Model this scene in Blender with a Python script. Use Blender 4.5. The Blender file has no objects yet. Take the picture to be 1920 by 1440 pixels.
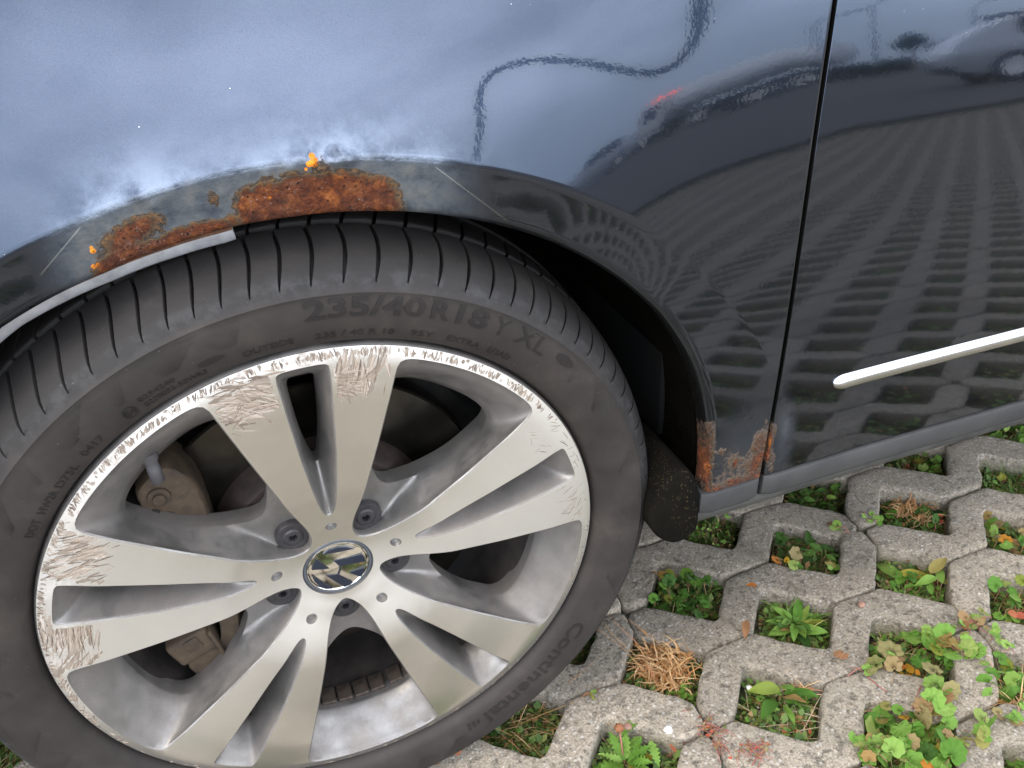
import bpy, bmesh, math, random
import numpy as np
from mathutils import Vector, Matrix, Euler
from mathutils.geometry import delaunay_2d_cdt

random.seed(7)
rng = np.random.default_rng(7)
scene = bpy.context.scene
COL = scene.collection

# ------------------------------------------------------------------ camera
cam_d = bpy.data.cameras.new('camera')
cam_d.sensor_fit = 'HORIZONTAL'
cam_d.sensor_width = 36.0
cam_d.lens = 1658.6 * 36.0 / 1920.0
cam_d.clip_start = 0.01
cam_d.clip_end = 2000.0
cam = bpy.data.objects.new('camera', cam_d)
COL.objects.link(cam)
cam.location = (-0.0313, -0.6030, 0.8621)
cam.rotation_euler = (1.0259, 0.0502, -0.3485)
scene.camera = cam

# ------------------------------------------------------------------ light
SUN_AZ, SUN_EL = math.radians(243), math.radians(50)      # from +Y, clockwise
SUN_DIR = Vector((math.sin(SUN_AZ) * math.cos(SUN_EL), math.cos(SUN_AZ) * math.cos(SUN_EL), math.sin(SUN_EL)))
world = bpy.data.worlds.new('World')
scene.world = world
world.use_nodes = True
wn, wl = world.node_tree.nodes, world.node_tree.links
wn.clear()
w_out = wn.new('ShaderNodeOutputWorld')
w_bg = wn.new('ShaderNodeBackground')
w_bg.inputs['Strength'].default_value = 0.15
w_sky = wn.new('ShaderNodeTexSky')
w_sky.sky_type = 'NISHITA'
w_sky.sun_disc = False
w_sky.sun_elevation = SUN_EL
w_sky.sun_rotation = SUN_AZ
w_sky.air_density = 1.0
w_sky.dust_density = 0.6
w_sky.ozone_density = 1.5
w_tc = wn.new('ShaderNodeTexCoord')
w_map = wn.new('ShaderNodeMapping')
w_map.inputs['Scale'].default_value = (1.0, 1.0, 2.6)
w_noise = wn.new('ShaderNodeTexNoise')
w_noise.inputs['Scale'].default_value = 2.3
w_noise.inputs['Detail'].default_value = 6.0
w_noise.inputs['Roughness'].default_value = 0.55
w_ramp = wn.new('ShaderNodeValToRGB')
w_ramp.color_ramp.elements[0].position = 0.34
w_ramp.color_ramp.elements[0].color = (0.28, 0.28, 0.28, 1)
w_ramp.color_ramp.elements[1].position = 0.62
w_ramp.color_ramp.elements[1].color = (0.8, 0.8, 0.8, 1)
w_mix = wn.new('ShaderNodeMixRGB')
wl.new(w_tc.outputs['Generated'], w_map.inputs['Vector'])
wl.new(w_map.outputs[0], w_noise.inputs['Vector'])
wl.new(w_noise.outputs['Fac'], w_ramp.inputs[0])
w_sep = wn.new('ShaderNodeSeparateXYZ')
wl.new(w_tc.outputs['Generated'], w_sep.inputs[0])
w_el = wn.new('ShaderNodeMapRange')
w_el.interpolation_type = 'SMOOTHSTEP'
w_el.inputs['From Min'].default_value = 0.0
w_el.inputs['From Max'].default_value = 0.22
wl.new(w_sep.outputs['Z'], w_el.inputs[0])
w_cl = wn.new('ShaderNodeMixRGB')                     # overcast: the horizon is dimmer than the zenith
w_cl.inputs[1].default_value = (8.2, 9.6, 11.6, 1)
w_cl.inputs[2].default_value = (27.0, 28.2, 31.0, 1)
wl.new(w_el.outputs[0], w_cl.inputs[0])
w_low = wn.new('ShaderNodeMath')                      # more cloud low down
w_low.operation = 'MAXIMUM'
w_inv = wn.new('ShaderNodeMapRange')
w_inv.inputs['From Min'].default_value = 0.0
w_inv.inputs['From Max'].default_value = 0.22
w_inv.inputs['To Min'].default_value = 0.92
w_inv.inputs['To Max'].default_value = 0.0
wl.new(w_sep.outputs['Z'], w_inv.inputs[0])
wl.new(w_ramp.outputs[0], w_low.inputs[0])
wl.new(w_inv.outputs[0], w_low.inputs[1])
wl.new(w_low.outputs[0], w_mix.inputs[0])
w_top = wn.new('ShaderNodeMapRange')
w_top.interpolation_type = 'SMOOTHSTEP'
w_top.inputs['From Min'].default_value = 0.30
w_top.inputs['From Max'].default_value = 0.75
wl.new(w_sep.outputs['Z'], w_top.inputs[0])
w_cl2 = wn.new('ShaderNodeMixRGB')
w_cl2.inputs[2].default_value = (15.0, 15.6, 16.8, 1)
wl.new(w_top.outputs[0], w_cl2.inputs[0])
wl.new(w_cl.outputs[0], w_cl2.inputs[1])
wl.new(w_cl2.outputs[0], w_mix.inputs[2])
wl.new(w_sky.outputs[0], w_mix.inputs[1])
wl.new(w_mix.outputs[0], w_bg.inputs['Color'])
wl.new(w_bg.outputs[0], w_out.inputs[0])

sun_d = bpy.data.lights.new('sun', 'SUN')
sun_d.energy = 1.0
sun_d.angle = math.radians(24)
sun_d.color = (1.0, 0.86, 0.66)
sun = bpy.data.objects.new('sun', sun_d)
COL.objects.link(sun)
sun.rotation_euler = SUN_DIR.to_track_quat('Z', 'Y').to_euler()

scene.view_settings.view_transform = 'Standard'
scene.view_settings.look = 'None'
scene.view_settings.exposure = 1.0
scene.view_settings.gamma = 1.0
scene.view_settings.use_curve_mapping = False
scene.cycles.max_bounces = 6
scene.cycles.sample_clamp_indirect = 6.0

# ------------------------------------------------------------------ helpers
def mesh(name, verts, faces, mats, idx=None, smooth=True, attrs=None):
    me = bpy.data.meshes.new(name)
    me.from_pydata([tuple(map(float, v)) for v in verts], [], [tuple(map(int, f)) for f in faces])
    if not isinstance(mats, (list, tuple)):
        mats = [mats]
    for m in mats:
        me.materials.append(m)
    if idx is not None:
        me.polygons.foreach_set('material_index', np.asarray(idx, dtype=np.int32))
    me.polygons.foreach_set('use_smooth', np.full(len(me.polygons), bool(smooth)))
    for k, a in (attrs or {}).items():
        at = me.attributes.new(k, 'FLOAT', 'POINT')
        at.data.foreach_set('value', np.asarray(a, dtype=np.float32))
    me.update()
    return me


def obj(name, me, parent=None, loc=(0, 0, 0), rot=(0, 0, 0), scale=(1, 1, 1), **props):
    o = bpy.data.objects.new(name, me)
    COL.objects.link(o)
    o.location, o.rotation_euler, o.scale = loc, rot, scale
    if parent is not None:
        o.parent = parent
    for k, v in props.items():
        o[k] = v
    return o


def empty(name, label, cat, loc=(0, 0, 0), rot=(0, 0, 0), group=None):
    o = obj(name, None, None, loc, rot)
    o.empty_display_size = 0.05
    o['label'] = label
    o['category'] = cat
    if group:
        o['group'] = group
    return o


def grid_faces(n, m, wrap_n=False, off=0, flip=False):
    """faces of an n x m vertex grid, row-major (n rows of m)"""
    out = []
    for i in range(n if wrap_n else n - 1):
        a, b = i * m, ((i + 1) % n) * m
        for j in range(m - 1):
            f = (off + a + j, off + a + j + 1, off + b + j + 1, off + b + j)
            out.append(f[::-1] if flip else f)
    return out


class MB:
    """collects pieces into one mesh"""
    def __init__(self):
        self.v, self.f, self.i = [], [], []

    def add(self, v, f, mi=0):
        o = len(self.v)
        self.v += [tuple(map(float, q)) for q in v]
        self.f += [tuple(int(k) + o for k in q) for q in f]
        self.i += [mi] * len(f)
        return self

    def box(self, c, s, mi=0, rot=None, bevel=0.0):
        bm = bmesh.new()
        bmesh.ops.create_cube(bm, size=1.0)
        for v in bm.verts:
            v.co = Vector((v.co.x * s[0], v.co.y * s[1], v.co.z * s[2]))
        if bevel:
            bmesh.ops.bevel(bm, geom=bm.edges[:], offset=bevel, segments=2, affect='EDGES', profile=0.5)
        R = Euler(rot).to_matrix() if rot else Matrix.Identity(3)
        vs = [R @ v.co + Vector(c) for v in bm.verts]
        bm.verts.index_update()
        fs = [[v.index for v in f.verts] for f in bm.faces]
        bm.free()
        return self.add(vs, fs, mi)

    def tube(self, pts, rad, n=8, mi=0, caps=True):
        pts = [Vector(q) for q in pts]
        if not hasattr(rad, '__len__'):
            rad = [rad] * len(pts)
        vs, fs = [], []
        up = Vector((0.31, 0.17, 0.93))
        for k, q in enumerate(pts):
            t = (pts[min(k + 1, len(pts) - 1)] - pts[max(k - 1, 0)]).normalized()
            a = t.cross(up)
            if a.length < 1e-3:
                a = t.cross(Vector((1, 0, 0)))
            a.normalize()
            b = t.cross(a)
            for j in range(n):
                th = 2 * math.pi * j / n
                vs.append(q + (a * math.cos(th) + b * math.sin(th)) * rad[k])
        for k in range(len(pts) - 1):
            for j in range(n):
                fs.append((k * n + j, k * n + (j + 1) % n, (k + 1) * n + (j + 1) % n, (k + 1) * n + j))
        if caps:
            fs.append(tuple(range(n))[::-1])
            fs.append(tuple((len(pts) - 1) * n + j for j in range(n)))
        return self.add(vs, fs, mi)

    def lathe(self, prof, n=96, mi=0, closed=False, center=(0, 0), a0=0.0, a1=2 * math.pi):
        """prof: (r, w); axis along local Y; angle from +Z towards +X"""
        full = abs(a1 - a0 - 2 * math.pi) < 1e-6
        cnt = n if full else n + 1
        vs = []
        for k in range(cnt):
            th = a0 + (a1 - a0) * k / n
            for r, w in prof:
                vs.append((center[0] + r * math.sin(th), w, center[1] + r * math.cos(th)))
        return self.add(vs, grid_faces(cnt, len(prof), wrap_n=full), mi)

    def prism(self, poly, w0, w1, bev=0.0, mi=0):
        """polygon in local (x, z), extruded along local y from w0 (front) to w1"""
        poly = np.array(poly, float)
        n = len(poly)
        c = poly.mean(0)
        rings = [(poly, w1)]
        if bev:
            d = poly - c
            ins = c + d * (1 - bev / np.maximum(np.linalg.norm(d, axis=1), 1e-6))[:, None]
            rings += [(poly, w0 + bev), (c + d * (1 - 0.3 * bev / np.maximum(np.linalg.norm(d, axis=1), 1e-6))[:, None], w0 + 0.3 * bev), (ins, w0)]
        else:
            rings += [(poly, w0)]
        vs, fs = [], []
        for pl, w in rings:
            vs += [(q[0], w, q[1]) for q in pl]
        for k in range(len(rings) - 1):
            for j in range(n):
                fs.append((k * n + j, k * n + (j + 1) % n, (k + 1) * n + (j + 1) % n, (k + 1) * n + j))
        o = (len(rings) - 1) * n
        fs.append(tuple(o + j for j in range(n)))
        return self.add(vs, fs, mi)

    def mesh(self, name, mats, smooth=True):
        return mesh(name, self.v, self.f, mats, self.i, smooth)


def fix_normals(me):
    bm = bmesh.new()
    bm.from_mesh(me)
    bmesh.ops.recalc_face_normals(bm, faces=bm.faces[:])
    bm.to_mesh(me)
    bm.free()
    return me


def sharp(me, ang=35):
    me.set_sharp_from_angle(angle=math.radians(ang))
    return me


def catmull(pts, per):
    pts = np.array(pts, float)
    out = []
    n = len(pts)
    for k in range(n):
        p0, p1, p2, p3 = pts[k - 1], pts[k], pts[(k + 1) % n], pts[(k + 2) % n]
        for t in np.arange(per) / per:
            out.append(0.5 * ((2 * p1) + (-p0 + p2) * t + (2 * p0 - 5 * p1 + 4 * p2 - p3) * t ** 2 + (-p0 + 3 * p1 - 3 * p2 + p3) * t ** 3))
    return np.array(out)


# ------------------------------------------------------------------ materials
class NT:
    """short hand for building a node material"""
    def __init__(self, name):
        self.m = bpy.data.materials.new(name)
        self.m.use_nodes = True
        self.n, self.l = self.m.node_tree.nodes, self.m.node_tree.links
        self.n.clear()
        self.out = self.n.new('ShaderNodeOutputMaterial')
        self.b = self.n.new('ShaderNodeBsdfPrincipled')
        self.l.new(self.b.outputs[0], self.out.inputs[0])
        self.tc = self.n.new('ShaderNodeTexCoord')

    def put(self, sock, v):
        if hasattr(v, 'is_linked') or isinstance(v, bpy.types.NodeSocket):
            self.l.new(v, sock)
        elif isinstance(v, (tuple, list)) and len(v) == 3 and sock.type == 'RGBA':
            sock.default_value = (*v, 1)
        else:
            sock.default_value = v

    def set(self, **kw):
        for k, v in kw.items():
            self.put(self.b.inputs[k.replace('_', ' ')], v)
        return self

    def noise(self, scale, detail=4, rough=0.5, vec=None, dist=0.0, out='Fac'):
        t = self.n.new('ShaderNodeTexNoise')
        t.inputs['Scale'].default_value = scale
        t.inputs['Detail'].default_value = detail
        t.inputs['Roughness'].default_value = rough
        t.inputs['Distortion'].default_value = dist
        self.l.new(vec if vec is not None else self.tc.outputs['Object'], t.inputs['Vector'])
        return t.outputs[out]

    def voro(self, scale, vec=None, feature='F1', out='Distance', rand=1.0):
        t = self.n.new('ShaderNodeTexVoronoi')
        t.feature = feature
        t.inputs['Scale'].default_value = scale
        t.inputs['Randomness'].default_value = rand
        self.l.new(vec if vec is not None else self.tc.outputs['Object'], t.inputs['Vector'])
        return t.outputs[out]

    def mapping(self, scale=(1, 1, 1), loc=(0, 0, 0), rot=(0, 0, 0), vec=None):
        t = self.n.new('ShaderNodeMapping')
        t.inputs['Scale'].default_value = scale
        t.inputs['Location'].default_value = loc
        t.inputs['Rotation'].default_value = rot
        self.l.new(vec if vec is not None else self.tc.outputs['Object'], t.inputs['Vector'])
        return t.outputs[0]

    def ramp(self, v, stops, interp='LINEAR'):
        t = self.n.new('ShaderNodeValToRGB')
        t.color_ramp.interpolation = interp
        e = t.color_ramp.elements
        while len(e) < len(stops):
            e.new(0.5)
        for k, (p_, c) in enumerate(stops):
            e[k].position = p_
            e[k].color = (*c, 1) if isinstance(c, (tuple, list)) else (c, c, c, 1)
        self.put(t.inputs[0], v)
        return t.outputs[0]

    def mix(self, f, a, b, mode='MIX'):
        t = self.n.new('ShaderNodeMixRGB')
        t.blend_type = mode
        self.put(t.inputs[0], f)
        self.put(t.inputs[1], a)
        self.put(t.inputs[2], b)
        return t.outputs[0]

    def math(self, op, a, b=0.0, c=0.0, clamp=False):
        t = self.n.new('ShaderNodeMath')
        t.operation = op
        t.use_clamp = clamp
        for k, v in enumerate((a, b, c)):
            self.put(t.inputs[k], v)
        return t.outputs[0]

    def step(self, v, lo, hi, a=0.0, b=1.0):
        t = self.n.new('ShaderNodeMapRange')
        t.interpolation_type = 'SMOOTHSTEP'
        for k, q in enumerate((v, lo, hi, a, b)):
            self.put(t.inputs[k], q)
        return t.outputs[0]

    def attr(self, name, out='Fac'):
        t = self.n.new('ShaderNodeAttribute')
        t.attribute_name = name
        return t.outputs[out]

    def rand(self):
        return self.n.new('ShaderNodeObjectInfo').outputs['Random']

    def bump(self, h, strength=0.3, dist=0.002, normal=None):
        t = self.n.new('ShaderNodeBump')
        t.inputs['Strength'].default_value = strength
        t.inputs['Distance'].default_value = dist
        self.l.new(h, t.inputs['Height'])
        if normal is not None:
            self.l.new(normal, t.inputs['Normal'])
        return t.outputs[0]

    def sep(self, vec=None):
        t = self.n.new('ShaderNodeSeparateXYZ')
        self.l.new(vec if vec is not None else self.tc.outputs['Object'], t.inputs[0])
        return t.outputs


def plain(name, col, rough=0.5, metal=0.0, var=0.15, scale=30.0, **kw):
    k = NT(name)
    c0 = tuple(c * (1 - var) for c in col)
    c1 = tuple(min(1, c * (1 + var)) for c in col)
    k.set(Base_Color=k.ramp(k.noise(scale), [(0.3, c0), (0.7, c1)]), Roughness=rough, Metallic=metal, **kw)
    return k.m


def make_paint():
    k = NT('dark blue metallic paint')
    rust, fade, matte = k.attr('rust'), k.attr('fade'), k.attr('matte')
    px, py, pz = k.sep()
    flake = k.noise(2600, 2, 0.6)
    base = k.ramp(flake, [(0.3, (0.012, 0.019, 0.033)), (0.72, (0.034, 0.049, 0.078))])
    # chalky haze where the lacquer has gone
    n1 = k.noise(38, 6, 0.65)
    fz = k.math('MULTIPLY', fade, k.step(n1, 0.32, 0.70))
    base = k.mix(k.math('MULTIPLY', fz, 0.55), base, (0.36, 0.42, 0.52))
    n2 = k.noise(70, 6, 0.6)
    mt = k.math('MULTIPLY', matte, k.step(n2, 0.15, 0.55, 0.55, 1.0))
    base = k.mix(k.math('MULTIPLY', mt, 0.85), base, k.ramp(n2, [(0.3, (0.040, 0.047, 0.053)), (0.5, (0.070, 0.075, 0.075)), (0.7, (0.105, 0.102, 0.092))]))
    # rust
    nr = k.noise(120, 8, 0.68)
    nbig = k.noise(42, 4, 0.6)
    nfine = k.noise(230, 6, 0.7)
    edge = k.math('ADD', rust, k.math('ADD', k.math('MULTIPLY', k.math('SUBTRACT', nbig, 0.5), 1.05), k.math('MULTIPLY', k.math('SUBTRACT', nfine, 0.5), 0.75)))
    edge = k.math('MULTIPLY', edge, k.step(rust, 0.03, 0.20))
    rm = k.step(edge, 0.38, 0.60)
    halo = k.math('MULTIPLY', k.step(edge, 0.10, 0.42), 0.78)
    rcol = k.ramp(nr, [(0.26, (0.022, 0.008, 0.005)), (0.40, (0.085, 0.022, 0.008)), (0.52, (0.165, 0.042, 0.011)), (0.63, (0.34, 0.105, 0.020)), (0.78, (0.30, 0.19, 0.14))])
    tone = k.noise(30, 3, 0.6)
    rcol = k.mix(k.math('MULTIPLY', k.step(tone, 0.42, 0.62), 0.5), rcol, k.ramp(nfine, [(0.3, (0.030, 0.011, 0.008)), (0.55, (0.12, 0.036, 0.016)), (0.74, (0.27, 0.21, 0.18))]))
    pits = k.voro(190)
    rcol = k.mix(k.math('MULTIPLY', k.step(pits, 0.22, 0.06), 0.75), rcol, (0.020, 0.009, 0.007))
    pale = k.math('MULTIPLY', k.step(k.voro(330), 0.24, 0.10), k.step(k.noise(75, 2), 0.46, 0.60))
    rcol = k.mix(k.math('MULTIPLY', pale, 0.7), rcol, (0.33, 0.26, 0.22))
    fresh = k.attr('fresh')
    rcol = k.mix(k.step(k.math('ADD', fresh, k.math('MULTIPLY', k.math('SUBTRACT', n2, 0.5), 0.5)), 0.35, 0.65), rcol, (0.72, 0.24, 0.012))
    base = k.mix(halo, base, k.ramp(nfine, [(0.35, (0.045, 0.026, 0.011)), (0.65, (0.21, 0.100, 0.022))]))
    base = k.mix(rm, base, rcol)
    fm = None
    for cx_, cz_, cr_ in ((0.0345, 0.6927, 0.0023), (0.0362, 0.6899, 0.0019), (0.0318, 0.6878, 0.0024), (0.0352, 0.6872, 0.0026), (0.0336, 0.6892, 0.0020), (0.0292, 0.6845, 0.0013), (-0.1137, 0.6539, 0.0021), (-0.1139, 0.6562, 0.0012), (-0.1160, 0.6432, 0.0019), (-0.1135, 0.6440, 0.0015), (0.0024, 0.6690, 0.0010)):
        du, dv = k.math('SUBTRACT', px, cx_), k.math('SUBTRACT', pz, cz_)
        dd = k.math('SQRT', k.math('ADD', k.math('MULTIPLY', du, du), k.math('MULTIPLY', dv, dv)))
        dd = k.math('ADD', dd, k.math('MULTIPLY', k.math('SUBTRACT', nfine, 0.5), 0.0016))
        g_ = k.step(dd, cr_ * 1.05, cr_ * 0.70)
        fm = g_ if fm is None else k.math('MAXIMUM', fm, g_)
    base = k.mix(fm, base, k.ramp(nfine, [(0.3, (0.28, 0.062, 0.007)), (0.5, (0.54, 0.165, 0.010)), (0.7, (0.66, 0.27, 0.025))]))
    # specks of dust and stone chips
    sp = k.voro(75)
    spk = k.math('MULTIPLY', k.step(sp, 0.028, 0.016), k.step(k.noise(31, 1), 0.47, 0.56))
    lines_ = None
    for ax, az_, bx, bz in ((0.1172, 0.6736, 0.1706, 0.6224), (-0.1151, 0.6717, -0.149, 0.6432)):
        L_ = math.hypot(bx - ax, bz - az_)
        nx_, nz_ = -(bz - az_) / L_, (bx - ax) / L_
        off = k.math('ABSOLUTE', k.math('ADD', k.math('MULTIPLY', px, nx_), k.math('SUBTRACT', k.math('MULTIPLY', pz, nz_), nx_ * ax + nz_ * az_)))
        along = k.math('ADD', k.math('MULTIPLY', k.math('SUBTRACT', px, (ax + bx) / 2), (bx - ax) / L_), k.math('MULTIPLY', k.math('SUBTRACT', pz, (az_ + bz) / 2), (bz - az_) / L_))
        ln = k.math('MULTIPLY', k.step(off, 0.0006, 0.0002), k.step(k.math('ABSOLUTE', along), L_ / 2, L_ / 2 - 0.004))
        lines_ = ln if lines_ is None else k.math('MAXIMUM', lines_, ln)
    base = k.mix(k.math('MULTIPLY', lines_, 0.32), base, (0.34, 0.34, 0.31))
    base = k.mix(k.math('MULTIPLY', spk, 0.9), base, (0.55, 0.55, 0.52))
    dull = k.math('MAXIMUM', k.math('MAXIMUM', rm, fm), k.math('MULTIPLY', k.math('MAXIMUM', mt, k.math('MULTIPLY', fz, 0.6)), 0.9))
    k.set(Base_Color=base,
          Metallic=k.math('MULTIPLY', k.math('SUBTRACT', 1.0, dull, clamp=True), 1.0),
          Roughness=k.math('ADD', 0.07, k.math('MULTIPLY', dull, 0.67)),
          Coat_Weight=k.math('SUBTRACT', 1.0, k.math('MULTIPLY', dull, 0.9), clamp=True),
          Coat_Roughness=0.012, Coat_IOR=1.43, Specular_IOR_Level=k.math('SUBTRACT', 0.5, k.math('MULTIPLY', dull, 0.38)))
    peel = k.noise(300, 2, 0.5)
    h = k.math('ADD', k.math('MULTIPLY', rm, k.math('ADD', k.math('ADD', nr, k.math('MULTIPLY', nfine, 1.6)), k.math('SUBTRACT', k.math('MULTIPLY', nbig, 0.8), k.math('MULTIPLY', k.step(pits, 0.25, 0.05), 0.8)))), k.math('ADD', k.math('MULTIPLY', k.math('MULTIPLY', mt, n2), 0.25), k.math('MULTIPLY', k.math('MULTIPLY', k.step(edge, 0.22, 0.36), k.step(edge, 0.52, 0.42)), k.step(px, 0.20, 0.30, 1.1, 0.10))))
    nb = k.bump(h, 1.0, 0.0060)
    cb = k.bump(peel, 0.022, 0.0006, nb)
    k.l.new(nb, k.b.inputs['Normal'])
    k.l.new(cb, k.b.inputs['Coat Normal'])
    # thin film of road dust over the lacquer
    df = k.n.new('ShaderNodeBsdfDiffuse')
    df.inputs[0].default_value = (0.30, 0.285, 0.26, 1)
    mx = k.n.new('ShaderNodeMixShader')
    k.l.new(k.math('ADD', 0.004, k.math('MULTIPLY', k.noise(9, 6, 0.6), 0.018)), mx.inputs[0])
    k.l.new(k.b.outputs[0], mx.inputs[1])
    k.l.new(df.outputs[0], mx.inputs[2])
    k.l.new(mx.outputs[0], k.out.inputs[0])
    return k.m


def make_machined():
    k = NT('machined alloy face')
    x, y, z = k.sep()
    r = k.math('SQRT', k.math('ADD', k.math('MULTIPLY', x, x), k.math('MULTIPLY', z, z)))
    rv = k.n.new('ShaderNodeCombineXYZ')
    k.l.new(r, rv.inputs[0])
    lath = k.noise(1500, 3, 0.6, rv.outputs[0])
    ang = k.math('ARCTAN2', x, z)
    av = k.n.new('ShaderNodeCombineXYZ')
    k.l.new(k.math('MULTIPLY', ang, 0.24), av.inputs[0])
    k.l.new(r, av.inputs[1])

    def zone(deg, half):
        d = k.math('ABSOLUTE', k.math('SUBTRACT', ang, math.radians(deg)))
        return k.step(d, math.radians(half), math.radians(half * 0.5))
    gz = k.math('MAXIMUM', k.math('MAXIMUM', zone(7, 13), zone(-15, 12)), k.math('MAXIMUM', zone(-82, 28), zone(-40, 18)))
    deep = k.math('MULTIPLY', gz, k.step(r, 0.200, 0.232))
    fine = k.noise(1.0, 5, 0.7, k.mapping((70, 420, 1), rot=(0, 0, 0.3), vec=av.outputs[0]))
    cloud = k.noise(40, 5, 0.65, av.outputs[0])
    smear = k.math('MULTIPLY', k.math('MULTIPLY', deep, k.step(cloud, 0.40, 0.66)), k.step(fine, 0.32, 0.62))
    dirt = k.noise(20, 6, 0.62)
    col = k.mix(k.math('MULTIPLY', k.step(dirt, 0.38, 0.75), 0.35), (0.80, 0.77, 0.72), (0.66, 0.61, 0.54))
    col = k.mix(k.math('MULTIPLY', smear, 0.8), col, (0.25, 0.19, 0.14))
    rough = k.math('ADD', k.math('ADD', 0.31, k.math('MULTIPLY', dirt, 0.10)), k.math('MULTIPLY', smear, 0.25))
    tan = k.n.new('ShaderNodeTangent')
    tan.direction_type = 'RADIAL'
    tan.axis = 'Y'
    k.set(Base_Color=col, Metallic=k.math('SUBTRACT', 0.96, k.math('MULTIPLY', smear, 0.5)), Roughness=rough, Anisotropic=0.7, Coat_Weight=0.0)
    k.l.new(tan.outputs[0], k.b.inputs['Tangent'])
    k.l.new(k.bump(lath, 0.06, 0.0004), k.b.inputs['Normal'])
    return k.m


def make_silver():
    k = NT('silver wheel paint')
    n = k.noise(45, 6, 0.62)
    dust = k.step(k.noise(18, 6, 0.65), 0.34, 0.64)
    fl = k.noise(3200, 1)
    col = k.ramp(fl, [(0.3, (0.155, 0.148, 0.138)), (0.7, (0.27, 0.258, 0.242))])
    col = k.mix(k.math('MULTIPLY', dust, 0.55), col, k.ramp(n, [(0.3, (0.060, 0.044, 0.034)), (0.7, (0.16, 0.130, 0.108))]))
    sp = k.step(k.voro(260), 0.10, 0.05)
    col = k.mix(k.math('MULTIPLY', sp, 0.35), col, (0.6, 0.6, 0.58))
    k.set(Base_Color=col, Metallic=k.math('SUBTRACT', 0.8, k.math('MULTIPLY', dust, 0.45)), Roughness=k.math('ADD', 0.42, k.math('MULTIPLY', dust, 0.25)),
          Coat_Weight=0.15, Coat_Roughness=0.3)
    k.l.new(k.bump(n, 0.12, 0.0008), k.b.inputs['Normal'])
    return k.m


def make_rubber(name, dark=1.0, brown=0.5):
    k = NT(name)
    x, y, z = k.sep()
    r = k.math('SQRT', k.math('ADD', k.math('MULTIPLY', x, x), k.math('MULTIPLY', z, z)))
    n = k.noise(22, 7, 0.65)
    n2 = k.noise(190, 5, 0.65)
    dusty = k.ramp(n, [(0.25, tuple(dark * c for c in (0.0145, 0.0122, 0.0110))), (0.55, tuple(dark * c for c in (0.0265, 0.0215, 0.0185))), (0.8, tuple(dark * c for c in (0.046, 0.037, 0.030)))])
    grey = k.ramp(n, [(0.25, (0.0095, 0.0085, 0.0080)), (0.6, (0.0165, 0.0146, 0.0135)), (0.85, (0.036, 0.032, 0.029))])
    tr = k.step(r, 0.283, 0.298)
    col = k.mix(tr, dusty, grey)
    sp = k.math('MULTIPLY', k.step(k.voro(170), 0.09, 0.04), k.step(k.noise(40, 2), 0.5, 0.62))
    col = k.mix(k.math('MULTIPLY', sp, 0.4), col, (0.2, 0.19, 0.18))
    # scuffed line on the shoulder
    sh = k.math('MULTIPLY', k.math('MULTIPLY', k.step(r, 0.288, 0.296), k.step(r, 0.306, 0.298)), k.step(k.noise(60, 6, 0.7), 0.46, 0.64))
    col = k.mix(k.math('MULTIPLY', sh, 0.28), col, (0.060, 0.060, 0.062))
    k.set(Base_Color=col, Roughness=k.math('ADD', 0.58, k.math('MULTIPLY', n, 0.2)), Specular_IOR_Level=0.30)
    k.l.new(k.bump(n2, 0.22, 0.0008), k.b.inputs['Normal'])
    return k.m


def make_concrete():
    k = NT('weathered concrete')
    ob = k.tc.outputs['Object']
    rnd = k.rand()
    v = k.n.new('ShaderNodeVectorMath')
    v.operation = 'ADD'
    cm = k.n.new('ShaderNodeCombineXYZ')
    for q in range(3):
        k.l.new(k.math('MULTIPLY', rnd, 13.7 + q * 7.1), cm.inputs[q])
    k.l.new(ob, v.inputs[0])
    k.l.new(cm.outputs[0], v.inputs[1])
    vec = v.outputs[0]
    big = k.noise(9, 5, 0.6, vec)
    grit = k.noise(330, 4, 0.7, vec)
    agg = k.voro(210, vec, out='Color')
    aggd = k.voro(210, vec)
    pits = k.noise(95, 6, 0.72, vec)
    base = k.ramp(grit, [(0.28, (0.112, 0.093, 0.070)), (0.5, (0.238, 0.204, 0.158)), (0.72, (0.375, 0.328, 0.262))])
    hs = k.n.new('ShaderNodeSeparateColor')
    k.l.new(agg, hs.inputs[0])
    pick = k.math('MULTIPLY', k.step(hs.outputs[0], 0.62, 0.72), k.step(aggd, 0.55, 0.30))
    base = k.mix(k.math('MULTIPLY', pick, 0.5), base, k.ramp(hs.outputs[1], [(0.0, (0.10, 0.085, 0.075)), (0.35, (0.30, 0.25, 0.19)), (0.6, (0.42, 0.40, 0.37)), (1.0, (0.50, 0.48, 0.44))]))
    base = k.mix(k.math('MULTIPLY', k.step(pits, 0.56, 0.70), 0.65), base, (0.055, 0.047, 0.036))
    base = k.mix(k.math('MULTIPLY', k.step(big, 0.45, 0.72), 0.45), base, (0.15, 0.138, 0.105))
    tone = k.math('ADD', 0.86, k.math('MULTIPLY', rnd, 0.30))
    cc = k.n.new('ShaderNodeCombineColor')
    for q in range(3):
        k.l.new(tone, cc.inputs[q])
    base = k.mix(1.0, base, cc.outputs[0], 'MULTIPLY')
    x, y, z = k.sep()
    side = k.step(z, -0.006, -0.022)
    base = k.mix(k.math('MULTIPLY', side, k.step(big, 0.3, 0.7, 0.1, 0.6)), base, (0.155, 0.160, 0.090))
    k.set(Base_Color=base, Roughness=0.92, Specular_IOR_Level=0.25)
    h = k.math('SUBTRACT', k.math('ADD', k.math('MULTIPLY', grit, 0.7), k.math('MULTIPLY', pick, 0.35)), k.math('MULTIPLY', k.step(pits, 0.52, 0.7), 1.2))
    k.l.new(k.bump(h, 0.75, 0.0028), k.b.inputs['Normal'])
    return k.m


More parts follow.
